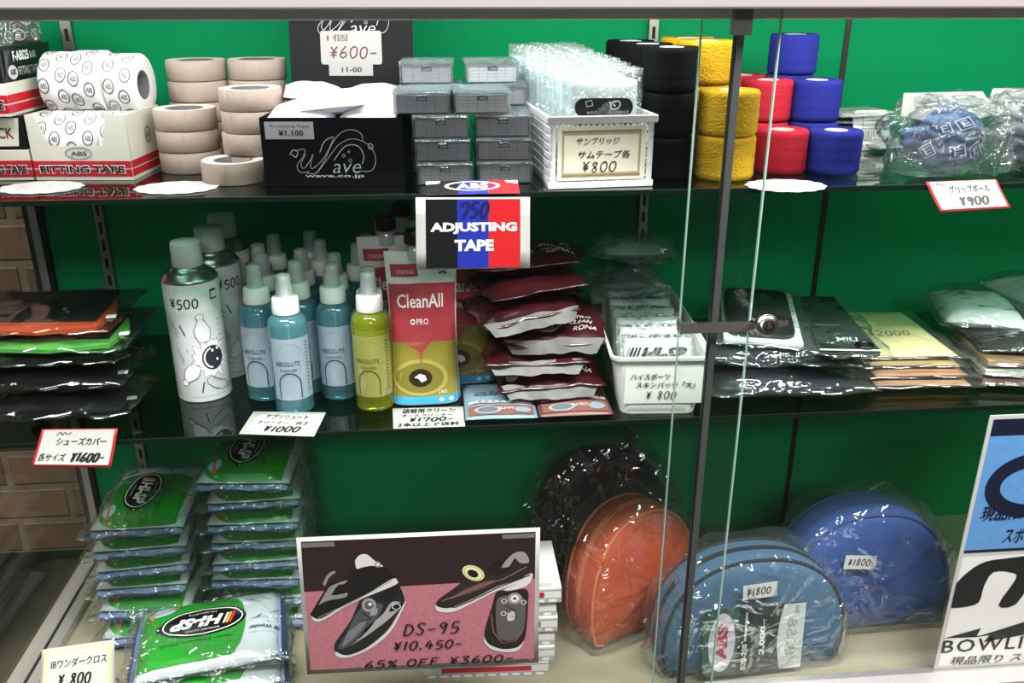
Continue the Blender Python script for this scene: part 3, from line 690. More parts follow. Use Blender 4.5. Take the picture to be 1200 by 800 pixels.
for k in range(4):
    put_case(0, .002, .115, Z1 + hc * k, -.02, 'clear strip case, %s in the back column beside the black box' % ordn(k, 5)); put_case(0, .074, .116, Z1 + hc * k, .02, 'clear strip case, %s in the back column beside the white basket' % ordn(k, 5))
put_case(0, -.008, .116, Z1 + 4 * hc - .0003, -.04, 'clear strip case, topmost in the back column, before the black lid'); put_case(1, .0655, .117, Z1 + 4 * hc - .0003, .03, 'clear strip case, topmost in the back column next to the white packets')

# ---- white slatted basket with sample packets
o2, w2, r2 = front(646, 222, 761, 217.5, Z1); r2 *= .75; BD, BH = .205, .0745; hb, ht = w2 / 2, w2 / 2 + .003
WB = mat('white_basket_plastic', '#f4f4f1', .4, var=.015)
bk = thing('basket', 'white slatted plastic basket of packets with a brown bordered handwritten card', 'basket', o2, r2)
m = MB(); m.box((0, BD / 2, .0015), (w2, BD, .003), WB)
m.box((0, .0015, .0035), (w2 + .006, .005, .007), WB, .001)
for y in (.001, BD - .001):
    m.box((0, y, BH - .004), (2 * ht + .004, .004, .008), WB, .001)
    for i in range(18):
        m.box((-hb + .003 + i * (w2 - .006) / 17, y + .0005, BH / 2), (.0032, .0018, BH - .004), WB)
    for i in range(3): m.box((0, y + .0012, .012 + i * .018), (w2, .0012, .0022), WB)
for s in (-1, 1):
    m.box((s * (ht - .0005), BD / 2, BH - .004), (.004, BD, .008), WB, .001); m.box((s * (hb - .001), .003, BH / 2), (.004, .006, BH - .004), WB); m.box((s * (hb - .001), BD - .003, BH / 2), (.004, .006, BH - .004), WB)
    for i in range(7): m.box((s * hb, BD / 2, .006 + i * .0088), (.0018, BD, .0056), WB)
    for i in range(8): m.box((s * (hb - .0012), .02 + i * .027, BH / 2), (.0012, .002, BH - .006), WB)
m.build('tray', bk)
cd = MB(); cd.box((-.001, -.0014, .0365), (.094, .0006, .056), mat('cream_card', '#efe9d2', .7, var=.02), .0002)
a = Art(); TAN = ink('#b3a479', .7); BRN = ink('#2a2622')
a.stroke([(x, y) for x, y in ((-.041, -.0215), (.041, -.0215), (.041, .0215), (-.041, .0215))], .0042, TAN, 1, True)
for i in range(26):
    for yy in (-.0245, .0245): a.ellipse(-.041 + i * .00328, yy * .93, .0019, .0014, TAN, 1, n=8)
a.text('サンプリッジ', -.027, .009, .019, .0165, BRN, 2, .012, .12, wob=.02).text('サムテープ各', -.025, -.005, .031, .003, BRN, 2, .012, .12, wob=.02).hand('¥800', -.021, -.019, .018, -.0085, BRN, 2, .0012)
cd.art(a, plane_warp((-.001, -.0017, .0365), (1, 0, 0), (0, 0, 1))); cd.build('price_card', bk)
PK = mat('white_packet', '#eef2f3', .35, var=.02, bump=.05, bscale=60); PKE = clear('packet_film', '#f2fafa', .08, .08, .10, bump=.6, bscale=70)
def sample_packet(blacklabel):
    t = thing('sample_packet', 'x', 'packet', group='white sample packets in the slatted basket')
    p = Pillow(.072, .104, .010, .12, 40, 3, .004, 3.2); mb = MB(); T = Matrix.Translation((0, 0, .053)) @ Matrix.Rotation(PI / 2, 4, 'X'); p.mesh(mb, PK, 12, 12, T)
    if blacklabel:
        a = Art()
        for cy_ in (.024, .002): 
            a.poly(rrect(-.031, cy_ - .0095, .031, cy_ + .0095, .0092), ink('#17171a'), 0)
            a.ring(.012, cy_ + .002, .0055, .004, .0012, WHT, 1, .5).text('Brunswick', .005, cy_ - .007, .027, cy_ - .0025, SIL, 1, 0, .2).stroke([(-.018, cy_ + .0005), (-.012, cy_ + .002), (-.0135, cy_ + .0075), (-.0195, cy_ + .006)], .0008, WHT, 1, True).text('wick', -.018, cy_ - .007, -.006, cy_ - .003, SIL, 1, 0, .2)
        mb.art(a, lambda u, v, d=0: T @ Vector((u, v, p.z(0, .024, 1) + .0006 + d)), .0003)
    mb.build('pack', t)
    q = Pillow(.084, .116, .0108, .25, 34, 9, .003, 2.4, ragged=.003, fine=.0006); q.mesh(MB(), PKE, 14, 14, Matrix.Translation((0, 0, .059)) @ Matrix.Rotation(PI / 2, 4, 'X')).build('wrapper', t)
    return t
n = 13
P0 = sample_packet(True); P1 = None
for k in range(n):
    y = .019 + k * .0142; x = .006 - .0022 * k + random.uniform(-.002, .002)
    loc = o2 + Vector((x * math.cos(r2) - y * math.sin(r2), x * math.sin(r2) + y * math.cos(r2), .006)); rt_ = (-.10 - .008 * k + .05, random.uniform(-.03, .03), r2 + random.uniform(-.05, .05))
    if k == 0: o = P0; lab = 'front white packet in the slatted basket, showing a black printed oval label'
    else:
        if P1 is None: P1 = sample_packet(False); o = P1
        else: o = dup(P1, (0, 0, 0))
        lab = 'white film packet in the slatted basket, %s behind the one with the black label' % ('', 'first', 'second', 'third', 'fourth', 'fifth', 'sixth', 'seventh', 'eighth', 'ninth', 'tenth', 'eleventh', 'twelfth')[k]
    o['label'] = lab; o.location = loc; o.rotation_euler = rt_
    o.scale = (1, 1, .97 + .012 * k)

# ---- flat packets and grip balls at the far end
NAVYP = mat('navy_pack', '#222a4c', .4, var=.15); GREYP = mat('grey_card', '#b9bcbc', .5, var=.06)
FLAT = clear('flat_pack_film', '#eef2f2', .10, .10, .12, bump=.8, bscale=60)
def flat_pack(lab, loc, rz, m, w=.10, h=.075, t_=.008, tilt=(0, 0)):
    t = thing('flat_packet', lab, 'packet', loc, rz, 'flat packets behind the blue rolls'); t.rotation_euler = (tilt[0], tilt[1], rz)
    mb = MB().box((0, 0, 0), (w - .014, h - .012, t_ * .6), m, .001)
    a = Art().rect(-w * .30, -.020, w * .34, -.012, WHT, 0).rect(-w * .30, .012, w * .1, .018, SIL, 0)
    mb.art(a, plane_warp((0, 0, t_ * .3), (1, 0, 0), (0, 1, 0)))
    a = Art().rect(-w * .36, -.0012, w * .3, .0012, WHT, 0); mb.art(a, plane_warp((0, -(h - .012) / 2, 0), (1, 0, 0), (0, 0, 1))); mb.build('card', t)
    Pillow(w, h, t_, .5, 30, loc[0] * 90, .003, 2.4, ragged=.004, fine=.0012).mesh(MB(), FLAT, 14, 12).build('wrapper', t)
    return t
for k, (x, y, z, m_, rzz, d) in enumerate(((.552, .262, .006, NAVYP, .05, 'bottom of the flat pile behind the blue rolls'), (.556, .258, .0155, GREYP, -.08, 'second up in the flat pile behind the blue rolls'), (.548, .262, .025, NAVYP, .10, 'third up in the flat pile behind the blue rolls'), (.556, .264, .0345, NAVYP, -.12, 'fourth up in the flat pile behind the blue rolls'), (.560, .262, .0440, GREYP, .2, 'topmost of the flat pile behind the blue rolls'))):
    flat_pack('film wrapped flat packet, ' + d, (x, y, Z1 + z), rzz, m_)
flat_pack('film wrapped flat packet with one corner curling up beyond the blue rolls', (.598, .240, Z1 + .0060), .3, GREYP, .09, .07)
for k, (px, py, rzz) in enumerate(((1022, 176, .12),)):
    b = atz(px, py, Z1)
    t = thing('hanging_card', 'white header card with barcode and slot leaning beside the blue rolls', 'card', b, rzz)
    mb = MB(); T = Matrix.Rotation(-.35, 4, 'X'); mb.prism(rrect(-.026, 0, .026, .052, .007), 0, .0012, CARTON, T @ Matrix.Rotation(PI / 2, 4, 'X'))
    a = Art().stroke([(-.013, .028), (.008, .028), (.002, .044), (-.011, .044)], .0022, ink('#9a9a98'), 0, True)
    for i in range(10): a.rect(-.012 + i * .0026, .014, -.0108 + i * .0026 + (i % 3) * .0004, .025, ink('#77787a'), 0)
    a.rect(-.010, .006, .014, .008, INK, 0); mb.art(a, plane_warp(T @ Vector((0, -.0013, 0)), (1, 0, 0), T.to_3x3() @ Vector((0, 0, 1)))); mb.build('card', t)
def cloth_mat(name, a, b):
    if name in MATS: return MATS[name]
    m = mat(name, a, .8, bump=.0); nt = m.node_tree; N, L = nt.nodes, nt.links; bs = N['Principled BSDF']; tc = N.new('ShaderNodeTexCoord')
    w = N.new('ShaderNodeTexWave'); w.inputs['Scale'].default_value = 22; w.inputs['Distortion'].default_value = 9; w.inputs['Detail Scale'].default_value = 1.2; w.bands_direction = 'Z'
    cr = N.new('ShaderNodeMix'); cr.data_type = 'RGBA'; cr.inputs[6].default_value = hx(a); cr.inputs[7].default_value = hx(b)
    L.new(tc.outputs['Object'], w.inputs['Vector']); L.new(w.outputs['Fac'], cr.inputs[0]); L.new(cr.outputs[2], bs.inputs['Base Color'])
    bp = N.new('ShaderNodeBump'); bp.inputs['Strength'].default_value = .6; bp.inputs['Distance'].default_value = .004; L.new(w.outputs['Fac'], bp.inputs['Height']); L.new(bp.outputs['Normal'], bs.inputs['Normal']); return m
BALLM = cloth_mat('blue_ball_cloth', '#3c5382', '#7d97c0'); BALLM2 = cloth_mat('dark_ball_cloth', '#20263c', '#aab0bd')
def grip_ball(lab, loc, rad, m, cardrot, logos):
    t = thing('grip_ball', lab, 'grip ball', loc, 0, 'grip balls in clear bags')
    mb = MB(); fn = lump(rad, rad * .92, rad * .88, .10, 1.6, loc[0] * 10, pw=.92); onball = lump(rad, rad * .92, rad * .88, .10, 1.6, loc[0] * 10, pw=.92, ray_=True); mb.grid(fn, 64, 44, m)
    rs = random.Random(3)
    for az, el, ro in logos:
        d = Vector((math.sin(az) * math.cos(el), -math.cos(az) * math.cos(el), math.sin(el))); c_ = Vector((d.x * rad, d.y * rad * .92, d.z * rad * .86)) * 1.08
        U = Vector((math.cos(az), math.sin(az), 0)); V = d.cross(U); U2 = U * math.cos(ro) + V * math.sin(ro); V2 = -U * math.sin(ro) + V * math.cos(ro)
        a = Art().stroke([(-.0078, -.0078), (.0078, -.0078), (.0078, .0078), (-.0078, .0078)], .0022, WHT, 0, True).text('E', -.0035, -.0045, .0045, .0045, WHT, 0, .0)
        a2 = Art(); 
        for vs, fs, mm, L_ in a.items: a2.items.append((vs, fs, mm, L_))
        def wp(u, v, dd=0, c_=c_, U2=U2, V2=V2, d=d): q = (d + (U2 * u + V2 * v) / .042).normalized(); return onball(q, 0) + q * (dd + .0006)
        mb.art(a2, wp)
    mb.build('ball', t)
    kn = MB(); kn.grid(lump(.013, .012, .012, .2, 2, 5), 20, 14, m, Matrix.Translation((-rad * 1.02, -.004, rad * .05))); kn.build('knot', t)
    T = Matrix.Translation((.0, .010, rad * .92)) @ Matrix.Rotation(cardrot, 4, 'Z') @ Matrix.Rotation(.95, 4, 'X')
    hc_ = MB().prism([(-.060, -.012), (-.050, .016), (.050, .016), (.060, -.012), (.030, -.020), (-.030, -.020)], -.0006, .0006, mat('header_card_grey', '#a3a19b', .5, var=.05), T)
    a = Art().rect(-.036, .002, -.006, .0045, ink('#55534e'), 0).rect(-.040, -.004, -.010, -.0012, ink('#55534e'), 0).rect(.024, -.004, .044, -.0008, ink('#55534e'), 0)
    hc_.art(a, plane_warp(T @ Vector((0, 0, .0008)), T.to_3x3() @ Vector((1, 0, 0)), T.to_3x3() @ Vector((0, 1, 0)))); hc_.build('header_card', t)
    bg = MB(); bg.grid(lump(rad * 1.55, rad * 1.25, rad * 1.12, .30, 2.2, loc[0] * 7, flat=rad * .90), 40, 28, CLEARW); bg.build('bag', t)
    return t
b = base(1100, 207, Z1, .036); grip_ball('crumpled blue cloth grip ball with square white marks in a clear bag', (b.x, b.y, Z1 + .037), .0395, BALLM, .1, ((-.55, .42, .5), (.05, .62, .3), (.72, .30, 1.2), (-.95, -.25, .6), (-.12, -.22, .25), (.42, -.18, .6), (.9, -.1, .9)))
b = base(1215, 205, Z1, .036); grip_ball('dark blue and white grip ball in a clear bag at the shelf end', (b.x + .004, b.y + .02, Z1 + .037), .0405, BALLM2, -.2, ())
# ---- cards along the shelf edge
DISC = mat('white_tag_card', '#cfcecb', .6, var=.02)
for (px, d) in ((48, 'below the black and white cartons'), (207, 'below the beige tape stacks'), (925, 'below the single red and blue rolls')):
    c = atz(px, 219.5, Z1 + .0008); mb = MB().prism(scallop(0, 0, .0435, .033, 14, .07), 0, .0007, DISC)
    a = Art(); rs = random.Random(px)
    for i in range(9): x, y = rs.uniform(-.03, .02), rs.uniform(-.016, .012); a.stroke([(x, y), (x + rs.uniform(.003, .007), y + rs.uniform(-.004, .004))], .0008, ink('#8d8d8d'), 0)
    mb.art(a, plane_warp((0, 0, .0007), (1, 0, 0), (0, 1, 0)))
    tag(mb.build('scalloped_tag', loc=(c.x, max(c.y, .006), Z1 + .0004)), 'white scalloped card lying on the upper shelf edge ' + d, 'price tag', 'scalloped cards on the upper shelf edge')
def red_tag(lines):
    a = Art(); W_ = ink('#b4b2ad', .7); a.rect(.035, .07, .965, .98, W_, 1, 12, 8)
    for f in lines: f(a)
    return a
REDP = mat('red_tag_border', '#c8242c', .5, var=.05)
def L9(a): a.stroke(smooth_line([(.12, .86), (.15, .93), (.19, .84), (.22, .9), (.26, .86)]), .014, INK, 2).text('グリップボール', .27, .58, .84, .84, INK, 2, .026, .1, wob=.02).hand('¥900', .32, .16, .75, .45, INK, 2, .04)
tag_card('price_tag', 'curled red bordered tag priced 900 hanging from the upper shelf', ((1085, 213), (1168, 210), (1182, 244), (1100, 249)), -.004, -.016, red_tag([L9]), REDP, curl=.004)
# ---- the folded ABS advertising card
a = Art(); BK, BLU, RD = ink('#0a0a0c'), ink('#1c2994'), ink('#bb1a20')
a.rect(.085, .02, .36, .98, BK, 1).rect(.36, .02, .635, .98, BLU, 1).rect(.635, .02, .915, .98, RD, 1)
a.text('ADJUSTING', .125, .50, .885, .66, WHT, 2, .045).text('TAPE', .335, .26, .68, .42, WHT, 2, .045).hand('750', .38, .72, .64, .93, ink('#10144e'), 2, .03)
px = ((487, 231.5), (621, 231), (621, 314), (488, 316)); TL, TR, BR, BL = (aty(*q, -.010) for q in px)
t = thing('advertising_card', 'black, blue and red adjusting tape card hanging from the upper shelf edge', 'sign', (TL + TR) / 2); wp = quad_warp(TL, TR, BR, BL); M0 = Matrix.Translation(-(TL + TR) / 2)
mb = sheet(MB(), wp, PAPER, 4, 4, .0008); mb.art(a, wp, .0003); o = mb.build('panel', t); o.data.transform(M0)
FL, FR = atz(524, 219, Z1 + .0007), atz(603, 219, Z1 + .0007); zz = Z1 + .0012
TL2 = TL * .69 + TR * .31; TR2 = TL * .13 + TR * .87
tw = lambda u, v, d=0: (Vector((TL.x + (TR.x - TL.x) * (.09 + .82 * u), -.0105 + .026 * v - d * .4, zz + d + .0085 * v)))
mb = MB(); vs = [tw(i / 12, j / 6) for j in range(7) for i in range(13)]
mb.grid(lambda u, v: tw(u, v, -.0002), 12, 6, PAPER)
a = Art(); a.poly([(0, 0), (.35, 0), (.35, 1.01), (.17, 1.01), (.14, .8), (.0, .72)], BK, 0).rect(.35, 0, .67, 1, BLU, 0).poly([(.67, 0), (1, 0), (1, .72), (.88, .8), (.85, 1), (.67, 1)], RD, 0)
a.ring(.5, .55, .28, .32, .04, WHT, 2).text('ABS', .33, .36, .67, .74, WHT, 2, .03)
mb.art(a, tw, .0003); o = mb.build('folded_tab', t); o.data.transform(M0)

# ================================================================== LOWER SHELF
# ---- shoe covers in dark clear bags
DFILM = clear('dark_pack_film', '#cfd3d0', .06, .07, .008, '#b8beba', bump=.5, bscale=14)
BLKF = mat('black_stretch_cloth', '#0a0a0d', .75, spec=.3, var=.3, bump=.2, bscale=70)
SILV = mat('silver_sticker', '#dfe3e2', .3, metal=.3)
def shoe_cover(lab, loc, rot, lining, k, th):
    t = thing('shoe_cover', lab, 'shoe cover', loc, 0, 'bagged shoe covers stacked on the lower shelf'); t.rotation_euler = rot
    if lining:
        mb = MB(); mb.prism([(x * .176 / 2, y * .122 / 2) for x, y in ((-1, -.3), (-.7, -.85), (.2, -1), (.9, -.8), (1, -.1), (.85, .5), (.4, .8), (-.3, .95), (-.85, .7))], -.004, .0005, lining); mb.build('lining', t)
    Pillow(.140 if lining else .160, .088 if lining else .105, th - .003, .45, 22, 3 + k * 7, .003, 2.2).mesh(MB(), BLKF, 22, 16, Matrix.Translation((.004, .010 if lining else .0, .002))).build('cover', t)
    q = Pillow(.200, .132, th, .40, 18, 40 + k * 3, .004, 2.4, ragged=.012, fine=.002); q.mesh(MB(), DFILM, 26, 18).build('wrapper', t)
    MB().box((.083, -.048, .0055), (.011, .008, .0016), SILV, .0006, T=Matrix.Rotation(.2, 4, 'Z')).build('sticker', t)
    return t
ORL, GRL = mat('orange_lining', '#e8582c', .7, var=.1), mat('green_lining', '#6fce5a', .7, var=.1)
xc = -.455
for k, (dx, dy, rx, rzz, ln, d) in enumerate(((.0, .0, .0, .02, None, 'bottom one of the stack by the brick wall'), (-.004, .006, .02, -.03, None, 'all black, second up in the stack'), (-.010, .004, -.02, .03, None, 'all black, under the green lined one'), (.004, .008, .04, -.02, GRL, 'with bright green lining'), (-.012, .022, .06, -.03, ORL, 'with orange lining, topmost of the stack'))):
    shoe_cover('black shoe cover in a clear bag, ' + d, (xc + dx, .095 + dy, Z2 + (.0165, .0510, .0780, .0960, .1140)[k]), (rx, random.uniform(-.03, .03), rzz), ln, k, (.032, .031, .016, .018, .016)[k])
# ---- spray cans
CANW = mat('can_white_enamel', '#e9e8ea', .28, var=.015, coat=.3); CANS = mat('can_silver', '#a9acab', .25, metal=.9); CAPM = mat('can_cap_white', '#dadedb', .5, var=.02)
can = thing('spray_can', 'x', 'spray can', group='white spray cans'); R_ = .0322
MB().lathe([(0, .002), (.028, .0015), (R_ - .001, 0), (R_, .0015), (R_, .147), (R_ - .0006, .149)], CANW, seg=56).build('body', can)
MB().lathe([(R_, .1485), (R_ + .0004, .1505), (R_ - .0015, .1525), (.0285, .156), (.024, .1595), (.0195, .162), (.0185, .165), (0, .165)], CANS, seg=48).build('shoulder', can)
MB().lathe([(.0168, .162), (.0178, .163), (.0172, .191), (.0160, .1935), (0, .194)], CAPM, seg=40).build('cap', can)
a = Art(); SK, RDK = ink('#2b2a33'), ink('#b76a70')
X = lambda x: (x - 178) * .000262; Yv = lambda y: (742 - y) * .000278
P = lambda pts: [(X(x), Yv(y)) for x, y in pts]
a.rect(X(-10), Yv(330), X(268), Yv(232), ink('#f5f4f3'), 0, 12, 1).hand('¥50D'.replace('D', '0'), X(78), Yv(308), X(212), Yv(268), INK, 2, .0016, 0)
star = []
for k in range(28):
    an = 2 * PI * k / 28; rr = (.026 if k % 2 else .0185) * (1 + .12 * math.sin(k * 2.3)); star.append((X(232) + rr * math.cos(an), Yv(540) + rr * 1.05 * math.sin(an)))
a.stroke(star, .0006, SK, 1, True); a.blob(star, ink('#f3f1f6'), 0, 3)
a.ellipse(X(238), Yv(540), .0128, .0155, SK, 2, rings=3); a.stroke([(X(238) + .0102 * math.cos(t / 10 * PI + PI * .55), Yv(540) + .0125 * math.sin(t / 10 * PI + PI * .55)) for t in range(10)], .0018, WHT, 3)
for x, y in ((238, 507), (262, 502), (258, 552)): a.ellipse(X(x), Yv(y), .0016, .0019, WHT, 3, n=12)
def pin(cx, cy, an, s):
    pts = [(-.30, -1), (.30, -1), (.5, -.5), (.52, -.1), (.3, .35), (.18, .62), (.28, .85), (.0, 1.05), (-.28, .85), (-.18, .62), (-.3, .35), (-.52, -.1), (-.5, -.5)]
    c, q = math.cos(an), math.sin(an); T = lambda x, y: (X(cx) + (x * c - y * q) * s, Yv(cy) + (x * q + y * c) * s)
    a.blob([T(*p) for p in pts], ink('#f0eef2'), 3, 3); a.stroke([T(*p) for p in pts], .0006, SK, 4, True); a.stroke([T(-.24, .50), T(.24, .50)], .0007, RDK, 4); a.stroke([T(-.22, .62), T(.22, .62)], .0007, RDK, 4)
pin(205, 400, .05, .0175); pin(128, 612, 2.5, .016)
a.stroke(P([(200, 632), (225, 625), (262, 650), (290, 662), (300, 690), (270, 700), (225, 678), (200, 655)]), .0006, SK, 3, True); a.stroke(P([(203, 658), (240, 690), (298, 700)]), .0006, SK, 3)
for i in range(4): a.stroke(P([(225 + i * 11, 642 + i * 6), (238 + i * 11, 634 + i * 6)]), .0006, SK, 4)
for p_ in ([(110, 382), (130, 428)], [(185, 645), (172, 695)]): a.stroke(P(p_), .0014, SK, 2)
for p_ in ([(50, 350), (95, 440)], [(70, 420), (135, 505)], [(78, 480), (110, 545)], [(60, 370), (100, 420)], [(105, 560), (75, 500)]): a.stroke(P(p_), .0006, SK, 2)
for i in range(9): a.rect(X(282), Yv(380 + i * 24), X(300 - (i % 3) * 4), Yv(376 + i * 24), ink('#8d8c94'), 1)
a.rect(X(262), Yv(285), X(300), Yv(240), SK, 1).rect(X(268), Yv(278), X(298), Yv(250), CANW, 2); a.rect(X(110), Yv(718), X(290), Yv(714), ink('#a9a8ae'), 1, 8, 1)
a.ring(X(312), Yv(690), .0022, .0024, .0006, SK, 2)
MB().art(a, cyl_warp(R_, 0, -PI / 2 + .22), .00018).build('printed_sleeve', can)
for k, ((px, py), d) in enumerate((((243, 292), 'nearest the glass, priced 50 on its sticker'), ((251, 278), 'second one back, half hidden'), ((268, 264), 'third one back, only cap and shoulder showing'))):
    b = base(px, py, Z2 + .1945, .017); lb = 'white spray can, ' + d
    if k == 0: b = base(243, 471, Z2, R_); b0 = b.copy()
    else: b = b1 + (Vector((.011, .0665, 0)) if k == 1 else Vector((.001, .0660, 0)))
    b1 = b.copy()
    o = can if k == 0 else dup(can, (0, 0, 0)); o.location = (b.x, b.y, Z2); o['label'] = lb; o.rotation_euler[2] = (.0, .9, 1.6)[k]
# ---- spray bottles
def bottle(kind):
    c = {'b': ('#a3cfd8', '#6fb0bd', '#bccad6'), 'y': ('#d6dd74', '#aeb62c', '#b3ad62')}[kind]
    t = thing('spray_bottle', 'x', 'spray bottle', group='blue spray bottles in rows'); r = .0228
    LQ = clear('bottle_liquid_' + kind, c[0], .05, .03, .30, c[1])
    MB().lathe([(0, .001), (.019, .0008), (r - .002, .0), (r, .003), (r, .108), (r - .0015, .114), (r - .007, .1195), (.0115, .122), (.0115, .126)], LQ, seg=40).build('body', t)
    MB().lathe([(0, .0009), (r - .0008, .0012), (r - .0008, .0045), (0, .005)], clear('bottle_base_' + kind, c[0], .15, .03, .3, c[1]), seg=40).build('thick_base', t)
    lab = MB(); a = Art(); LC = clear('bottle_label_' + kind, '#e8ecee', .05, .12, .55, c[2]); w = .026
    a.rect(-w, .020, w, .096, LC, 0, 16, 1)
    DK = ink({'b': '#2c3644', 'y': '#4a4a1c'}[kind]); MD = ink({'b': '#7f93a8', 'y': '#8e8c3e'}[kind])
    dome = [(-.016, .022), (.006, .022)] + [(-.005 + .012 * math.cos(k / 12 * PI), .036 + .015 * math.sin(k / 12 * PI)) for k in range(13)]
    a.poly([(x, y) for x, y in dome], MD, 1)
    a.stroke([(-.017, .022), (-.0175, .036)] + [(-.005 + .0125 * math.cos(PI - k / 12 * PI), .040 + .014 * math.sin(k / 12 * PI)) for k in range(13)] + [(.0075, .022)], .0013, DK, 2)
    a.ring(-.003, .072, .016, .018, .0004, MD, 1); a.text('ABSOLUTE', -.020, .063, .008, .0685, DK, 2, .0).text('CLEANER', -.015, .056, .004, .0595, DK, 2, -.005)
    for i in range(15): a.rect(.0165, .028 + i * .0043, .0225 - (i * 7 % 4) * .0008, .0292 + i * .0043, DK, 1)
    lab.art(a, cyl_warp(r), .0002).build('label', t)
    MB().lathe([(.0118, .121), (.0152, .1212), (.0156, .1225), (.0150, .1385), (.0140, .140), (0, .140)], WHITE, seg=32).build('collar', t)
    hd = MB().lathe([(.0095, .139), (.0098, .141), (.0085, .1625), (.0078, .1665), (.0, .168)], clear('mist_cap', '#eef3f2', .10, .12, .45, '#dfe6e6'), seg=28); hd.build('mist_cap', t)
    nz = MB().lathe([(.0048, .139), (.0048, .156), (.0062, .157), (.0062, .163), (0, .1635)], WHITE, seg=20); nz.box((0, -.005, .160), (.003, .006, .003), WHITE); nz.build('nozzle', t)
    MB().tube([(0, 0, .121), (.001, 0, .06), (.005, .002, .006)], .0014, clear('dip_tube', '#e8f0f0', .1, .1, .4)).build('dip_tube', t)
    return t
BB, BY = bottle('b'), bottle('y'); HT = .168
BY['group'] = 'yellow spray bottle'
bl = [((331, 323), 'front of the second column, nearest the glass'), ((296.5, 312), 'front of the first column beside the spray cans'), ((387.5, 311), 'front of the third column beside the yellow bottle'), ((427, 315), 'just behind the yellow bottle'), ((347, 311), 'second in the second column'),
      ((305, 300), 'second in the first column'), ((342, 299), 'third in the second column'), ((389, 300), 'second in the third column'), ((302, 288), 'third in the first column'), ((360, 289), 'fourth in the second column'), ((418, 287), 'third in the third column'), ((319, 276), 'last at the back of the first column'), ((354, 276), 'last at the back of the second column'), ((428, 276), 'last at the back near the pouch spouts')]
placed = []
for k, ((px, py), d) in enumerate(bl):
    b = base(px, py, Z2 + HT - .0015, .006); p = Vector((b.x, b.y, 0))
    for _ in range(40):
        for q in placed:
            e = p - q
            if e.length < .0478: p = q + (e.normalized() if e.length > 1e-6 else Vector((0, 1, 0))) * .0479
    placed.append(p)
    o = BB if k == 0 else dup(BB, (0, 0, 0)); o.location = (p.x, p.y, Z2); o.rotation_euler[2] = math.atan2(p.x, p.y + DIST) * -1 + random.uniform(-.25, .15); o['label'] = 'blue spray bottle with misting cap, ' + d
b = base(441, 482, Z2, .0228); BY.location = (b.x, b.y - .003, Z2); BY['label'] = 'yellow green spray bottle, the only one of its colour, beside the red pouch'; BY.rotation_euler[2] = .05
# ---- standing refill pouches with black caps
def stand_pouch():
    t = thing('refill_pouch', 'x', 'pouch', group='red and olive cleaner pouches'); w, h = .0845, .184
    def prof(u, v):
        th = .040 * (1 - v) ** .8 + .004; e = max(0, 1 - abs(2 * u - 1) ** 4) ** .5
        return th * .5 * e + .0012
    def fr(s): return lambda u, v, d=0: Vector(((u - .5) * w * (1 - .07 * math.sin(PI * v)), -s * (prof(u, v) + d) - .0 + .0022 * noise.noise(Vector((u * 5, v * 7, 2))) * v, .001 + v * h + .008 * v * (1 - abs(2 * u - 1)) * 0))
    FILM = mat('pouch_film_white', '#e6e3e0', .25, spec=.6, var=.03)
    mb = MB(); mb.grid(lambda u, v: fr(1)(u, v), 18, 24, FILM); mb.grid(lambda u, v: fr(-1)(1 - u, v), 18, 24, FILM)
    a = Art(); PR, OL, BLU_ = mat('pouch_red', '#b04148', .28, spec=.6, var=.08), mat('pouch_olive', '#8f8335', .28, spec=.6, var=.1), mat('pouch_blue', '#3fa6df', .28, spec=.6)
    a.rect(.02, .055, .98, .42, OL, 1, 16, 10).rect(.02, .005, .98, .055, BLU_, 1, 16, 1).rect(.02, .42, .98, .80, PR, 1, 16, 10)
    a.blob([(.18, .425), (.42, .36), (.45, .31), (.48, .36), (.60, .425)], PR, 2, 4)
    for i, (rx, ry, cc) in enumerate(((.40, .125, '#a69a4e'), (.34, .10, '#7a7130'), (.17, .06, '#2a2414'))): a.ellipse(.43, .185, rx, ry, ink(cc, .3), 3 + i, rings=4)
    a.blob([(.34, .19), (.42, .215), (.50, .20), (.52, .17), (.44, .155), (.40, .18)], ink('#d9d6c8', .3), 7, 2)
    for i in range(3): a.ellipse(.45, .275 + i * .018, .012, .006, ink('#3a3415'), 4, n=10)
    a.text('CleanAll', .13, .645, .80, .735, ink('#f0eaea'), 3, .012).text('PRO', .40, .535, .58, .575, ink('#f0eaea'), 3, .01).ring(.345, .555, .03, .014, .012, ink('#f0eaea'), 3, n=16)
    a.rect(.07, .845, .45, .925, PR, 2, 6, 3).text('STRONG', .15, .862, .40, .888, ink('#f0dada'), 3, .0)
    for i in range(3): a.stroke([(.74, .905 - i * .022), (.80, .915 - i * .022), (.86, .905 - i * .022)], .010, ink('#39393c'), 2)
    a.text('283', .68, .075, .80, .095, ink('#e9e4d8'), 3).ellipse(.72, .03, .035, .014, ink('#d8eefa'), 3, n=14).ellipse(.86, .03, .035, .014, ink('#d8eefa'), 3, n=14)
    mb.art(a, fr(1), .00025); mb.build('film', t)
    MB().lathe([(.0105, .176), (.0105, .190), (.0085, .192), (.0085, .196), (0, .196)], clear('spout_plastic', '#e8e8e6', .1, .1, .6, '#dededa'), Matrix.Translation((-.006, 0, 0)), 24).build('spout', t)
    cp_ = MB(); prof_ = [(.0105, .193), (.0115, .1935), (.0115, .2085), (.0098, .2105), (0, .2105)]; cp_.lathe(prof_, mat('black_cap', '#0c0c0e', .4), Matrix.Translation((-.006, 0, 0)), 28)
    for i in range(18):
        an = 2 * PI * i / 18; cp_.box((-.006 + .0116 * math.cos(an), .0116 * math.sin(an), .2005), (.0012, .0012, .012), mat('black_cap', '#0c0c0e'))
    cp_.build('cap', t); return t
SP = stand_pouch()
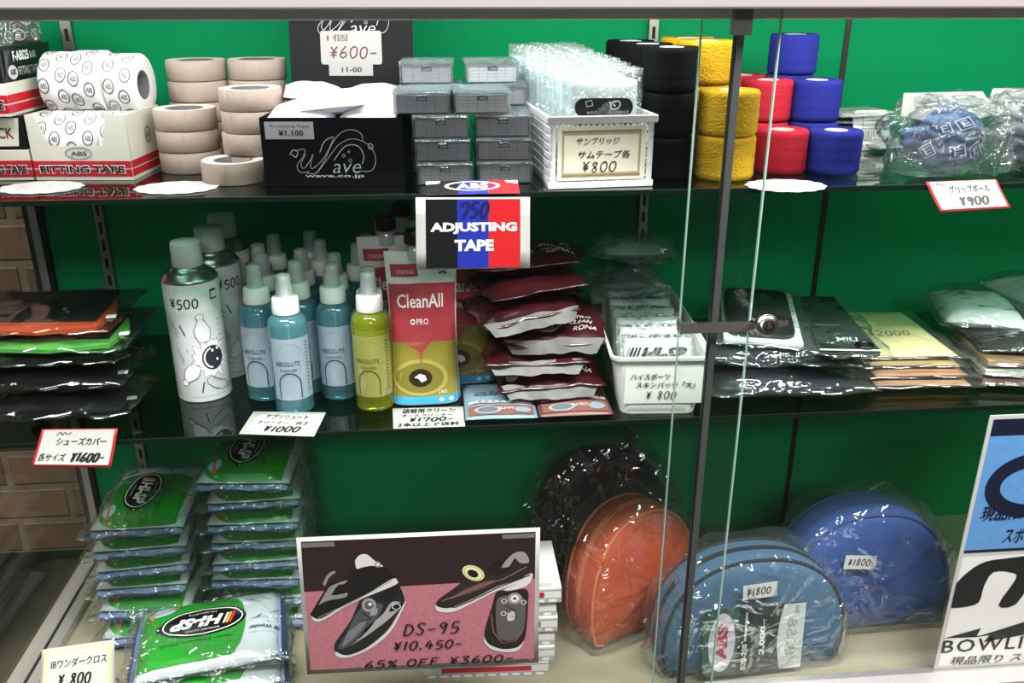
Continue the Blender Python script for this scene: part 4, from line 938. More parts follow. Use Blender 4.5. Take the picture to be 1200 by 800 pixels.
SP.location = (-.0215, .083, Z2); SP['label'] = 'red and olive cleaner pouch with black cap, the front one in full view'; SP.rotation_euler = (-.03, .0, .03)
for k, ((x, y), d) in enumerate((((-.058, .158), 'the middle one behind the front pouch'), ((-.041, .232), 'the rear one, its cap highest in view'), ((.026, .142), 'the one beside the brown snack style bags'))):
    o = dup(SP, (x, y, Z2), (.1, -.05, .05)[k], 'cleaner pouch, ' + d)
# ---- maroon bags piled between pouch and tray
MAR = mat('maroon_film', '#3a1216', .22, spec=.7, var=.35, vscale=25); PALEB = mat('pale_bag_back', '#5f5c5b', .5, var=.2, bump=.1); MARTXT = ink('#b9b4b2', .35)
def powder_bag(k, flap=True, logo=True):
    t = thing('powder_bag', 'x', 'bag', group='maroon bags piled on the lower shelf')
    w, h, th = .122, .098, .026; p = Pillow(w, h, th, .45, 24, 60 + k * 5, .007, 2.3, ragged=.006, fine=.003); mb = MB(); p.mesh(mb, MAR, 22, 18)
    if logo:
        a = Art(); a.ellipse(-.012, -.020, .021, .013, ink('#8e9094', .35), 0, rings=4).ellipse(-.012, -.020, .017, .010, ink('#4d5157', .35), 1, rings=3)
        for i in range(5): a.stroke([(-.022 + i * .005, -.026), (-.018 + i * .004, -.014)], .0016, ink('#aeb2b6', .35), 2)
        for i, (t_, x0) in enumerate((('INTRO', .016), ('CLEAN', .018), ('RONA', .022))): a.text(t_, x0, -.012 - i * .0095, x0 + .028, -.006 - i * .0095, MARTXT, 2, .02, .3)
        a.ellipse(-.045, -.028, .008, .009, ink('#8fa0b4', .35), 1, rings=3).rect(-.052, -.018, .0, -.012, ink('#8d1f2a', .3), 1, 6, 1)
        mb.art(a, p.warp(1, None, .0012), .0003)
    mb.build('film', t)
    if flap:
        rs = random.Random(k); f = MB()
        f.grid(lambda u, v: Vector(((u - .5) * (w - .004 - .02 * v), -h / 2 + .006 - .011 * v + .002 * math.sin(u * 9 + k), .0035 - .0135 * v + .003 * noise.noise(Vector((u * 6, v, k))))), 16, 4, PALEB)
        f.grid(lambda u, v: Vector(((.5 - u) * (w - .004 - .02 * v), -h / 2 + .0068 - .011 * v + .002 * math.sin((1 - u) * 9 + k), .0033 - .0135 * v + .003 * noise.noise(Vector(((1 - u) * 6, v, k))))), 16, 4, PALEB)
        f.build('pale_flap', t)
    return t
bags = ((.128, .083, .030, .05, -.02, .02, 'lowest, its oval logo facing up'), (.112, .088, .058, .02, -.05, .02, 'second up, plain and glossy'), (.136, .092, .087, .12, -.12, .06, 'third up, shifted towards the white tray'), (.092, .088, .116, .06, .28, .10, 'fourth up, showing its wide pale seal'), (.105, .096, .142, .02, .22, .10, 'fifth up, sloping and glossy'), (.100, .110, .168, -.02, .06, .0, 'topmost, just under the adjusting tape card'))
for k, (x, y, z, rx, rzz, ry, d) in enumerate(bags):
    t = powder_bag(k, k not in (4, 5), k in (0, 2, 5)); t.location = (x, y, Z2 + z); t.rotation_euler = (rx, -ry * .8, rzz); t['label'] = 'maroon glossy bag, ' + d
for k, (x, y, d) in enumerate(((.118, .170, 'bottom of the rear pile'), (.112, .172, 'second in the rear pile'), (.120, .170, 'third in the rear pile'), (.112, .174, 'fourth in the rear pile'), (.116, .172, 'topmost of the rear pile'))):
    t = powder_bag(20 + k, False, k == 4); t.location = (x + .01, y + .028, Z2 + .016 + .030 * k + (.01 if k == 4 else 0)); t.rotation_euler = (random.uniform(-.04, .04), random.uniform(-.05, .05), random.uniform(-.2, .2)); t['label'] = 'maroon glossy bag, ' + d
MB_W = mat('cream_board', '#c9b49c', .6)
for k, (x0, x1, y0, y1, base_c, d) in enumerate(((.024, .108, .006, .10, '#6f8796', 'bluish, nearest the refill pouch'), (.110, .196, .006, .10, '#6e423e', 'reddish, against the white tray'))):
    t = thing('flat_bag', 'flat printed packet lying under the maroon bags, ' + d, 'packet', ((x0 + x1) / 2, (y0 + y1) / 2, Z2), 0, 'flat packets under the maroon bags')
    w, h = x1 - x0, y1 - y0; p = Pillow(w, h, .011, .3, 30, k * 9, .003, 3); mb = MB(); T = Matrix.Translation((0, 0, .0062)); p.mesh(mb, mat('flat_bag_' + ('blue', 'red')[k], base_c, .35, var=.25, vscale=60), 14, 14, T)
    a = Art().rect(-w * .45, -h * .45, w * .45, -h * .25, ink('#7a4e44', .4), 0, 8, 2); 
    a.ellipse(-w * .18, -h * .36, .016, .0075, ink('#8e9294', .35), 1, rings=3).ellipse(-w * .18, -h * .36, .012, .0055, ink('#5d666e', .35), 2, rings=2).ellipse(w * .3, -h * .36, .010, .006, ink('#7f8c94', .35), 1, rings=2)
    a.text('INTRO' if k else 'CLEAN', -w * .05, -h * .37, w * .18, -h * .31, MARTXT, 2, .02, .3).rect(-w * .45, -h * .20, w * .45, -h * .13, ink('#a5a09c', .4), 1, 8, 1)
    for i in range(8): a.rect(-w * .3 + i * .008, -h * .18, -w * .3 + i * .008 + .003, -h * .15, ink('#6a5a58'), 2)
    a.text('CLEAN' if k == 0 else 'POLISH', -w * .35, h * .02, w * .2, h * .12, ink('#41525c'), 2, .03, .2)
    mb.art(a, p.warp(1, T, .001), .0003); mb.build('film', t)
# ---- white tray of HI-SP packs
TRAYM = mat('tray_offwhite', '#dfe0da', .42, var=.03)
t0 = atz(772, 489, Z2); tr = thing('basket', 'off white plastic tray of silver packs with a handwritten skin patch card', 'basket', (.2515, .012, Z2), -.06)
def rr3(w0, y0, y1, z, r=.012): return [(x, y, z) for x, y in rrect(-w0 / 2, y0, w0 / 2, y1, r, 5)]
rings = [rr3(.088, .004, .235, 0), rr3(.089, .0035, .236, .003), rr3(.112, -.002, .262, .070), rr3(.119, -.005, .266, .0705), rr3(.120, -.0055, .2665, .0745), rr3(.116, -.0035, .264, .0755), rr3(.109, .0, .260, .070), rr3(.085, .006, .233, .003)]
n = len(rings[0]); mb = MB(); vs = [p for r in rings for p in r]
mb.add(vs, [[i * n + k, i * n + (k + 1) % n, (i + 1) * n + (k + 1) % n, (i + 1) * n + k] for i in range(len(rings) - 1) for k in range(n)], TRAYM, None, False)
mb.add(rings[0], [list(range(n))[::-1]], TRAYM); mb.add(rings[-1], [list(range(n))], TRAYM); mb.build('tray', tr)
cd = MB(); a = Art(); W2 = ink('#efefe9', .6); a.rect(-.042, .012, .050, .058, W2, 0)
for t_, x0, y0, x1, y1 in (('ハイスポーツ', -.036, .044, .010, .052), ('スキンパッチ「大」', -.029, .033, .040, .041)): a.text(t_, x0, y0, x1, y1, INK, 1, .012, .12, wob=.03)
a.hand('¥ 800', -.017, .018, .020, .028, INK, 1, .0011)
for i in range(20): a.rect(-.040 + i * .0036, .0035, -.038 + i * .0036 + (i % 3) * .0004, .0075, ink('#c3c4be'), 0)
sl_ = .0815; cd.art(a, plane_warp((0, .0032, .0025), (1, 0, 0), (0, -.0055, .067)), .0008); cd.build('price_card', tr)
SILP = mat('silver_pack', '#dfe1e0', .22, spec=.7, metal=.15, bump=.3, bscale=45); HFILM = clear('hisp_film', '#f2f6f6', .10, .07, .06, bump=1.0, bscale=60)
def hisp_pack(lab, loc, rx, seed, dark=False):
    t = thing('silver_pack', lab, 'packet', (0, 0, 0), group='silver packs in the white tray'); t.location = loc; t.rotation_euler = (rx, 0, -.06)
    p = Pillow(.080, .078, .009, .3, 30, seed, .004, 2.6); mb = MB(); T = Matrix.Translation((0, 0, .040)) @ Matrix.Rotation(PI / 2, 4, 'X'); p.mesh(mb, SILP, 16, 14, T)
    a = Art(); a.text('HI-SP', -.022, .014, .034, .029, INK, 1, .05, .35)
    for i in range(4): a.poly([(-.040 + i * .0042, .014), (-.0378 + i * .0042, .014), (-.0325 + i * .0042, .029), (-.0347 + i * .0042, .029)], INK if i else ink('#8d9498'), 1)
    a.rect(-.038, .0, .038, .004, ink('#8f9496'), 1, 8, 1).rect(-.038, -.02, .03, -.016, ink('#a5a9ab'), 1, 8, 1)
    mb.art(a, p.warp(1, T, .0014), .0003); mb.build('film', t)
    Pillow(.085, .084, .0115, .35, 30, seed + 4, .003, 2.4, ragged=.002, fine=.002).mesh(MB(), HFILM, 18, 16, Matrix.Translation((0, 0, .042)) @ Matrix.Rotation(PI / 2, 4, 'X')).build('wrapper', t); return t
for k in range(6):
    hisp_pack('silver HI-SP pack in the white tray, ' + ('front one behind the card', 'second from the front', 'third from the front', 'fourth from the front', 'fifth from the front', 'rearmost')[k], (.2525 + .002 * k, .026 + .029 * k, Z2 + .007 + .003 * k), -.26 - .12 * min(k, 3), 5 + 8 * k)
BIGF = clear('bulk_bag_film', '#e6efec', .08, .10, .10, '#cfe0da', bump=1.0, bscale=35)
for k, (x, y, z, w, h, th, rzz, d) in enumerate(((.247, .222, .098, .105, .09, .036, .15, 'dark contents, lying on the tray of silver packs'), (.262, .240, .139, .115, .085, .034, -.08, 'pale and see through, topmost above the tray'))):
    t = thing('bulk_bag', 'clear film bag with ' + d, 'bag', (x, y, Z2 + z), rzz, 'clear bags above the white tray')
    Pillow(w * .7, h * .6, th * .5, .5, 25, 3 + k, .003, 2.2).mesh(MB(), mat('grey_patch', '#5a6a66', .6, var=.4, vscale=50) if k == 0 else mat('pale_patch', '#9fb3ab', .6, var=.2, vscale=50), 14, 12).build('contents', t)
    Pillow(w, h, th, .45, 20, 13 + k * 4, .004, 2.3, ragged=.012, fine=.004).mesh(MB(), BIGF, 24, 18).build('wrapper', t)
# ---- bagged wrist supports
NVY = mat('navy_cloth', '#14162a', .8, var=.3, bump=.3, bscale=60); SUPF = clear('support_film', '#eef3f2', .08, .06, .02, bump=.7, bscale=15, aniso=(1, 1.6, 1))
def bagged(lab, loc, rot, w, h, th, seed, content, cat='wrist support', name='wrist_support', group='bagged wrist supports', film=SUPF, pad=.022):
    t = thing(name, lab, cat, loc, 0, group); t.rotation_euler = rot; content(t)
    Pillow(w + pad, h + pad * .8, th + .004, .45, 20, seed, .005, 2.6, ragged=.010, fine=.003).mesh(MB(), film, 26, 20).build('wrapper', t); return t
def c_navy(seed):
    def f(t): Pillow(.170, .105, .027, .35, 16, seed, .003, 2.6).mesh(MB(), NVY, 20, 16).build('support', t)
    return f
bagged('navy wrist support in crinkled film, bottom of the pile beyond the lock', (.418, .082, Z2 + .0185), (0, .0, -.04), .185, .118, .029, 21, c_navy(4)); bagged('navy wrist support in crinkled film, second up beneath the white bordered one', (.408, .092, Z2 + .0545), (.05, .02, -.06), .178, .115, .027, 34, c_navy(9))
def c_mat(t):
    MB().prism(rrect(-.046, -.080, .046, .080, .004), -.003, 0, mat('white_backing_card', '#dfe6e2', .5)).build('backing_card', t)
    MB().prism(rrect(-.042, -.068, .038, .076, .016), .0002, .006, mat('black_rubber_mat', '#101614', .6, var=.3, bump=.15, bscale=120)).build('pad', t)
bagged('black rounded pad on white card in film, lying on the navy supports', (.402, .118, Z2 + .0810), (.07, .0, -.27), .098, .172, .008, 51, c_mat)
def c_mill(t):
    mb = MB().prism([(-.032, -.085), (.036, -.085), (.030, .085), (-.024, .085)], -.004, .004, mat('dark_green_pack', '#12241c', .45, var=.2)); a = Art()
    a.text('MILL', -.008, -.062, .022, -.050, ink('#d9e4dd', .4), 1, .02, .2).rect(-.02, -.015, .010, -.010, ink('#4d655a'), 1).rect(-.034, -.0875, .036, -.084, WHT, 0)
    mb.art(a, plane_warp((0, 0, .004), (1, 0, 0), (0, 1, 0))); mb.build('support', t)
    MB().lathe([(.0105, 0), (.0105, .003), (.006, .004), (.006, 0)], mat('black_ring', '#0b0b0c', .3), Matrix.Translation((.020, -.076, .0045)), 24, close=True).build('ring', t)
bagged('slim dark green wrist support lying next to the yellow pack', (.486, .100, Z2 + .0735), (.05, 0, -.13), .072, .176, .008, 63, c_mill)
bagged('flat grey wrist support underneath the slim dark green one', (.490, .116, Z2 + .0555), (.02, 0, -.10), .06, .15, .016, 71, lambda t: Pillow(.06, .14, .014, .3, 20, 2, .003, 2.5).mesh(MB(), mat('grey_cloth', '#8a8690', .8, var=.15), 14, 16).build('support', t))
# ---- yellow and tan sheets
YEL = mat('pale_yellow_cloth', '#d9d398', .75, var=.05, bump=.06, bscale=60); SHF = clear('sheet_film', '#f4f6f4', .05, .07, .02, bump=.3, bscale=12)
for k, (w, h, x, y, z, c_, rzz, d) in enumerate(((.120, .165, .600, .132, .0075, '#b98e70', -.06, 'bottom one of the pile, pale brown'), (.116, .165, .598, .137, .0185, '#a87e5e', -.05, 'brown, second up in the pile'), (.112, .160, .594, .143, .0290, '#b79a6c', -.07, 'tan, under the yellow one'), (.110, .162, .592, .148, .0395, None, -.06, 'pale yellow, topmost and priced 2000'))):
    t = thing('cloth_pack', 'flat cloth pack, ' + d, 'cloth', (x, y, Z2 + z), rzz, 'folded cloth packs in flat film'); p = Pillow(w, h, .0095, .25, 14, 80 + k, .002, 5)
    mb = MB(); p.mesh(mb, mat('tan_cloth_%s' % 'abc'[k], c_, .8, var=.08, bump=.1, bscale=60) if c_ else YEL, 16, 18)
    if not c_: mb.art(Art().hand('¥2000', -.034, -.024, .024, -.008, INK, 1, .0011), p.warp(1, None, .001), .0003)
    mb.build('cloth', t); Pillow(w + .03, h + .016, .0105, .3, 14, 90 + k, .004, 4, ragged=.008, fine=.001).mesh(MB(), SHF, 18, 20).build('wrapper', t)
# ---- white gloves and flat packs at the far end
KNIT = mat('white_knit', '#d7dfdc', .85, var=.05, bump=.4, bscale=160)
for k, (x, y, z, w, h, th, rzz, d) in enumerate(((.728, .175, .060, .10, .13, .040, -.30, 'with a stamped logo, lying nearest the yellow cloth'), (.850, .206, .066, .11, .13, .046, .10, 'at the far end against the green back'))):
    t = thing('glove_pack', 'white knitted glove in film ' + d, 'glove', (x, y, Z2 + z), rzz, 'white knitted gloves in film'); p = Pillow(w, h, th, .35, 16, 5 + k, .002, 2.2); mb = MB(); p.mesh(mb, KNIT, 22, 22)
    a = Art().ring(-.018, .012, .008, .012, .0012, ink('#6b7472'), 0).text('LE-GP', -.030, -.012, -.008, -.004, ink('#3f4846'), 0, .02) if k == 0 else Art().text('Ribson', -.03, -.010, .012, .002, ink('#6b7472'), 0, .0, .3)
    b2 = Art().place(a, 0, 0, -1.2 if k == 0 else -.5); mb.art(b2, p.warp(1, None, .001), .0003); mb.build('glove', t)
    Pillow(w + .02, h + .02, th + .006, .4, 18, 15 + k, .004, 2.3, ragged=.01, fine=.003).mesh(MB(), SUPF, 22, 20).build('wrapper', t)
for k, (z, c_, d) in enumerate(((.008, '#7d5a48', 'bottom, reddish brown'), (.020, '#c9c6bd', 'second up, off white'), (.032, '#9c7d5a', 'third up, tan'))):
    t = thing('flat_packet', 'flat film packet under the white gloves, ' + d, 'packet', (.755, .098 + .006 * k, Z2 + z), -.25 + .05 * k, 'flat packets under the white gloves')
    MB().box((0, 0, 0), (.135, .130, .006), mat('far_card_%s' % 'abc'[k], c_, .6, var=.1), .001).build('card', t); Pillow(.155, .148, .0095, .35, 18, 33 + k, .003, 3, ragged=.006, fine=.001).mesh(MB(), SUPF, 16, 16).build('wrapper', t)
t = thing('wrist_support', 'black padded support in film lying in front of the white gloves', 'wrist support', (.742, .088, Z2 + .0465), -.2, 'bagged wrist supports'); Pillow(.11, .06, .018, .3, 20, 8, .003, 2.4).mesh(MB(), BLKF, 18, 12).build('support', t); Pillow(.13, .075, .021, .4, 20, 9, .004, 2.4, ragged=.008, fine=.002).mesh(MB(), SUPF, 18, 14).build('wrapper', t)
# ---- cards on the lower shelf edge
def LSH(a): a.stroke(smooth_line([(.22, .83), (.26, .93), (.29, .84), (.32, .92), (.36, .85), (.40, .92)]), .014, INK, 2).text('シューズカバー', .24, .58, .88, .78, INK, 2, .026, .12, wob=.03).text('各サイズ', .06, .16, .40, .36, INK, 2, .026, .1, wob=.03).hand('¥1600-', .46, .15, .90, .38, INK, 2, .036)
tag_card('price_tag', 'curled red bordered tag priced 1600 hanging below the shoe covers', ((49, 503), (138, 502), (131, 547), (38, 546)), -.004, -.016, red_tag([LSH]), REDP, curl=.004)
GRNB = ink('#8fb38a')
def flat_card(name, label, px, art, m=PAPER):
    TL, TR, BR, BL = (atz(x, y, Z2 + z_) for (x, y), z_ in zip(px, (.0045, .0045, .0012, .0012))); wp = quad_warp(TL, TR, BR, BL)
    n_ = (TR - TL).cross(TL - BL).normalized(); n_ = n_ if n_.z > 0 else -n_
    wp = lambda u, v, d=0: (BL * (1 - u) + BR * u) * (1 - v) + (TL * (1 - u) + TR * u) * v + n_ * d
    mb = sheet(MB(), wp, m, 4, 3, .0006); mb.art(art, wp, .0003); return tag(mb.build(name), label, 'price tag', 'price cards on the shelves')
a = Art(); a.stroke([(.05, .1), (.95, .1), (.95, .92), (.05, .92)], .018, GRNB, 1, True).text('アブソリュート', .22, .66, .80, .86, ink('#26262a'), 2, .012, .1, wob=.03).text('クリーナー／ぬき', .15, .42, .84, .58, ink('#26262a'), 2, .012, .1, wob=.03).hand('¥1000', .28, .12, .78, .34, INK, 2, .030)
flat_card('price_tag', 'white card with thin green border priced 1000 in front of the spray bottles', ((297, 482), (382, 483), (368, 511), (280, 508)), a)
a = Art(); a.text('詰替用クリーン', .14, .70, .88, .92, INK, 2, .025, .1, wob=.03).text('オールクリーナー', .12, .50, .84, .66, INK, 2, .02, .1, wob=.03).hand('¥1700-', .22, .28, .86, .46, INK, 2, .032).text('2本以上で送料', .06, .04, .92, .22, INK, 2, .022, .1, wob=.03)
flat_card('price_tag', 'white handwritten card priced 1700 in front of the red pouch', ((460, 478.5), (543, 476), (545, 499), (461, 502)), a)

# ================================================================== CASE BOTTOM
# ---- green cleaning cloth packs
GRNP = mat('pack_green', '#1f8f24', .3, spec=.5, var=.06); NAVS = mat('pack_navy_seal', '#1b2650', .35, var=.12); PKW = mat('pack_silver_white', '#c9cdd2', .3, spec=.6, var=.04, bump=.05); LBL = ink('#8b97b8', .4)
GFILM = clear('cloth_pack_film', '#f4f8f6', .08, .05, .02, bump=.9, bscale=26)
PL, PD, PT = .186, .124, .0255
def logo(k=1.0):
    a = Art(); a.ellipse(0, 0, .0445 * k, .0215 * k, WHT, 0, rings=4).ellipse(0, 0, .0455 * k, .0225 * k, ink('#0b0b0c', .3), 1, rings=4).ring(0, 0, .0415 * k, .0195 * k, .0013 * k, WHT, 3, n=48)
    a.blob([(.043 * k, -.006 * k), (.0485 * k, -.005 * k), (.0485 * k, .004 * k), (.043 * k, .005 * k)], ink('#0b0b0c', .3), 1, 2).ellipse(.0465 * k, 0, .0012 * k, .0012 * k, WHT, 3, n=10)
    for i, c_ in enumerate(('#d8323a', '#e8b230', '#f2f2f0')): a.poly([((-.0345 + i * .0034) * k, -.0075 * k), ((-.0322 + i * .0034) * k, -.0075 * k), ((-.0272 + i * .0034) * k, .0085 * k), ((-.0295 + i * .0034) * k, .0085 * k)], ink(c_, .3), 3)
    a.text('HI-SP', -.0215 * k, -.0075 * k, .034 * k, .0085 * k, WHT, 3, .045, .32)
    a.text('BOWLING GOODS', -.017 * k, .0115 * k, .018 * k, .0145 * k, SIL, 3, .0).text('HI-SPORTS', -.014 * k, -.0145 * k, .015 * k, -.0115 * k, SIL, 3, .0); return a
def pack_art():
    a = Art(); g = [(-.079, -.052), (.020, -.052), (.034, -.044), (.040, -.030), (.044, .0), (.040, .034), (.028, .050), (.010, .055), (-.050, .055), (-.070, .052), (-.080, .036), (-.0805, -.02)]
    g = smooth_line(g + [g[0]], 4)[:-1]; a.blob(g, GRNP, 0, 8)
    a.place(logo(1.12), -.006, .010, PI + .03, 1, 3)
    e = Art().ellipse(0, 0, .014, .009, ink('#9cc4d8', .35), 0, rings=3).blob([(-.019, -.004), (.017, -.001), (.018, .005), (-.018, .003)], ink('#d0655c', .35), 1, 3); a.place(e, -.054, .043, .1, 1, 3)
    tx = ink('#3a4050', .35); t = Art().text('IB Wonder', -.018, -.0035, .018, .0035, tx, 0, .02, .2); a.place(t, .066, -.013, PI, 1, 2)
    t = Art().text('Floor Cleaning Cloth', -.042, -.003, .042, .003, ink('#175a1c', .35), 0, .04, .2); a.place(t, -.012, -.021, PI, 1, 2)
    t = Art().text('Made in Japan', -.016, -.0015, .016, .0015, LBL, 0); a.place(t, .064, -.022, PI, 1, 2)
    t = Art().text('Wonder', -.012, -.002, .012, .002, LBL, 0, 0, .2); a.place(t, .062, .003, PI, 1, 2)
    for i in range(3): a.rect(.046, .040 + i * .004, .076 - i * .006, .0412 + i * .004, LBL, 2)
    return a
def zig(a, x0, x1, y, s, m, L):
    n = int((x1 - x0) / .004); a.poly([(x0, y)] + [(x0 + (x1 - x0) * i / n, y + s * (.004 if i % 2 else .0015)) for i in range(n + 1)] + [(x1, y)], m, L)
ZIGM = mat('pack_seal_light', '#6675a3', .35, var=.12)
def cloth_pack(first=[None]):
    """long side along x; the near seal is the -x end"""
    t = thing('cleaning_cloth_pack', 'x', 'cloth pack', group='green cleaning cloth packs')
    p = Pillow(PL - .024, PD, PT, .16, 22, 3, .003, 4.5, flat=.9, fine=.0008); mb = MB(); p.mesh(mb, PKW, 24, 18)
    mb.art(pack_art(), p.warp(1, None, .0010), .00028)
    s2 = Art().text('HI-SPORTS Bowling Cleaning Cloth', -.07, -.0030, .06, .0030, ink('#7b8290', .35), 0, .015); mb.art(s2, lambda u, v, d=0: Vector((u, -PD / 2 - .0003 - d, v * .8 + .001)), .0002)
    mb.build('film', t)
    for s, nm in ((-1, 'seal'), (1, 'seal')):
        f = MB(); nz = 16; dr = -.004 if s < 0 else -.002
        def fl(u, v, off=0): 
            y = (u - .5) * (PD - .004); return Vector((s * (PL / 2 - .021 + v * (.018 + (.003 if round(u * nz * 2) % 2 else 0) * (v > .99))), y, .002 + off - (.010 if s < 0 else .004) * v + .003 * noise.noise(Vector((u * 6, v * 2, s)))))
        f.grid(lambda u, v: fl(u, v), nz * 2, 5, NAVS)
        f.grid(lambda u, v: fl(u, .55 + .33 * v, .0006), nz * 2, 3, ZIGM) if s < 0 else f.grid(lambda u, v: fl(u, .50 + .22 * v, .0006), nz * 2, 2, LBL)
        f.build(nm, t)
    Pillow(PL + .012, PD + .014, PT + .003, .35, 16, 17, .004, 2.8, ragged=.010, fine=.002).mesh(MB(), GFILM, 28, 22, Matrix.Translation((0, 0, .0004))).build('wrapper', t)
    return t
CP = cloth_pack(); k0 = [0]
def put_pack(x, y, z, rot, lab):
    o = CP if k0[0] == 0 else dup(CP, (0, 0, 0)); k0[0] += 1; o.location = (x, y, z); o.rotation_euler = rot; o['label'] = lab; return o
up = lambda k, n: 'topmost' if k == n - 1 else ('bottom one', 'second up', 'third up', 'fourth up', 'fifth up', 'sixth up', 'seventh up', 'eighth up')[k]
nl = 6
for k in range(nl):
    y = .247 - (.036 if k < 1 else (.016 if k == 1 else 0)) + random.uniform(-.005, .005)
    put_pack(-.430 + random.uniform(-.006, .006), y, ZB + .0150 + .0308 * k, (random.uniform(-.03, .03), -.02 if k < nl - 1 else .0, PI / 2 + random.uniform(-.07, .07)), 'green and silver cleaning cloth pack, %s in the stack by the brick wall side' % up(k, nl))
nr = 8
for k in range(nr):
    put_pack(-.268 + random.uniform(-.006, .006), .243 + random.uniform(-.005, .005), ZB + .0150 + .0312 * k, (random.uniform(-.03, .03), random.uniform(-.03, .02), PI / 2 + random.uniform(-.06, .06)), 'green and silver cleaning cloth pack, %s in the taller stack nearer the shoe poster' % up(k, nr))
put_pack(-.312, .070, ZB + .0150, (0, 0, .16), 'green cleaning cloth pack lying flat beneath the large front one')
o = put_pack(-.324, .086, ZB + .0470, (.06, -.03, .165), 'large green and silver cleaning cloth pack lying at the very front, logo upside down'); o.scale = (1.10, 1.06, 1)
# ---- handwritten card for the cloths
a = Art(); a.rect(.035, .04, .965, .96, ink('#d0cca0', .6), 0).rect(.08, .09, .92, .92, ink('#cfcec6', .6), 1).text('IBワンダークロス', .14, .66, .90, .80, ink('#26262a'), 2, .012, .1, wob=.03).hand('¥ 800', .24, .36, .70, .54, INK, 2, .028)
tag_card('price_tag', 'pale yellow edged card priced 800 standing before the green cloth packs', ((49, 761), (134, 749), (133, 822), (45, 834)), .012, -.022, a)
# ---- shoe poster taped to the inside of the door
PXm = .277 / 286
yp = -.0532; TL, TR, BR, BL = (aty(*q, yp) for q in ((347, 630), (633, 618), (631, 776), (360, 790)))
ps = thing('shoe_poster', 'shoe sale poster with two pairs of bowling shoes on pink carpet, DS-95', 'poster', (TL + BR) / 2); M0 = Matrix.Translation(-(TL + BR) / 2)
wq = quad_warp(TL, TR, BR, BL)
# art is drawn in the poster's own frame, u to the side and v up, from 0 to 1
def Q(x, y):
    # undo the card's slight turn: bilinear inverse over its four corners
    c = ((22, 112), (1100, 68), (1092, 662), (75, 720)); u, v = .5, .5
    for _ in range(12):
        px_ = (c[3][0] * (1 - u) + c[2][0] * u) * (1 - v) + (c[0][0] * (1 - u) + c[1][0] * u) * v; py_ = (c[3][1] * (1 - u) + c[2][1] * u) * (1 - v) + (c[0][1] * (1 - u) + c[1][1] * u) * v
        dxu = (c[2][0] - c[3][0]) * (1 - v) + (c[1][0] - c[0][0]) * v; dyu = (c[2][1] - c[3][1]) * (1 - v) + (c[1][1] - c[0][1]) * v
        dxv = (c[0][0] - c[3][0]) * (1 - u) + (c[1][0] - c[2][0]) * u; dyv = (c[0][1] - c[3][1]) * (1 - u) + (c[1][1] - c[2][1]) * u
        ex, ey = x - px_, y - py_; dt = dxu * dyv - dxv * dyu; u += (ex * dyv - ey * dxv) / dt; v += (dxu * ey - dyu * ex) / dt
    return u, v
mb = sheet(MB(), wq, PAPER, 4, 3, .0006); a = Art()
qp = lambda pts: [Q(*p) for p in pts]; sm = lambda pts, n=4: smooth_line(pts + [pts[0]], n)[:-1]
PINK = mat('poster_pink_carpet', '#b8707c', .5, var=.25, vscale=160); DKB = ink('#2b1b1c', .45)
a.poly(qp([(42, 128), (1080, 84), (1072, 642), (90, 700)]), PINK, 0).poly(qp([(42, 128), (1080, 84), (1076, 282), (58, 342)]), DKB, 1)
rs = random.Random(5)
for i in range(170):
    x, y = rs.uniform(80, 1060), rs.uniform(320, 660); s = rs.uniform(6, 15)
    if y > 345 - (x - 60) * .055: a.stroke(qp([(x, y), (x + s, y + rs.uniform(-5, 5)), (x + s * rs.uniform(.2, 1.4), y + rs.uniform(4, 14))]), .004, ink('#c98c96', .5), 2)
C = lambda h: ink(h, .4); BLK_, WH_, GY_, DG_ = C('#171415'), C('#d6d2cf'), C('#8d8989'), C('#4e4f51')
def shape(pts, m, L, sm_=True): a.poly(qp(sm(pts) if sm_ else pts), m, L)
# pair one: a white heeled side view lying across, and a grey one seen from the toe
shape([(85, 440), (100, 415), (150, 330), (180, 300), (240, 280), (290, 235), (330, 215), (385, 225), (430, 250), (458, 280), (455, 305), (400, 330), (330, 362), (240, 400), (150, 455), (110, 468), (88, 458)], BLK_, 3)
shape([(85, 445), (130, 460), (230, 400), (330, 350), (440, 285), (462, 290), (455, 310), (330, 362), (230, 410), (145, 465), (105, 472)], WH_, 4); a.stroke(qp([(120, 448), (230, 395), (330, 345), (430, 280)]), .012, BLK_, 5); a.stroke(qp([(120, 455), (230, 402), (320, 356), (440, 290)]), .004, GY_, 6)
shape([(278, 205), (300, 182), (330, 180), (362, 205), (392, 222), (398, 232), (350, 228), (310, 235), (285, 240)], WH_, 4); a.ellipse(*Q(378, 222), .012, .022, GY_, 5); a.ellipse(*Q(378, 222), .006, .011, WH_, 6)
shape([(120, 400), (160, 330), (185, 310), (245, 290), (225, 315), (215, 350), (245, 345), (235, 365), (160, 380)], GY_, 4); shape([(175, 355), (205, 312), (240, 312), (215, 350)], BLK_, 5)
shape([(138, 305), (160, 265), (188, 250), (192, 258), (165, 280), (148, 315)], GY_, 4)
shape([(190, 590), (200, 560), (260, 470), (300, 380), (350, 350), (420, 325), (460, 300), (490, 350), (494, 390), (470, 430), (430, 500), (380, 560), (310, 610), (240, 632), (200, 625)], C('#202022'), 3)
shape([(195, 610), (245, 628), (320, 600), (390, 545), (440, 490), (494, 390), (496, 400), (445, 505), (390, 565), (320, 612), (245, 640), (200, 632)], WH_, 4)
shape([(205, 590), (240, 530), (290, 430), (340, 400), (400, 395), (380, 450), (330, 520), (270, 575), (220, 600)], DG_, 5); shape([(265, 580), (330, 500), (400, 440), (440, 385), (485, 395), (440, 450), (380, 500), (320, 545)], C('#a9a5a3'), 5)
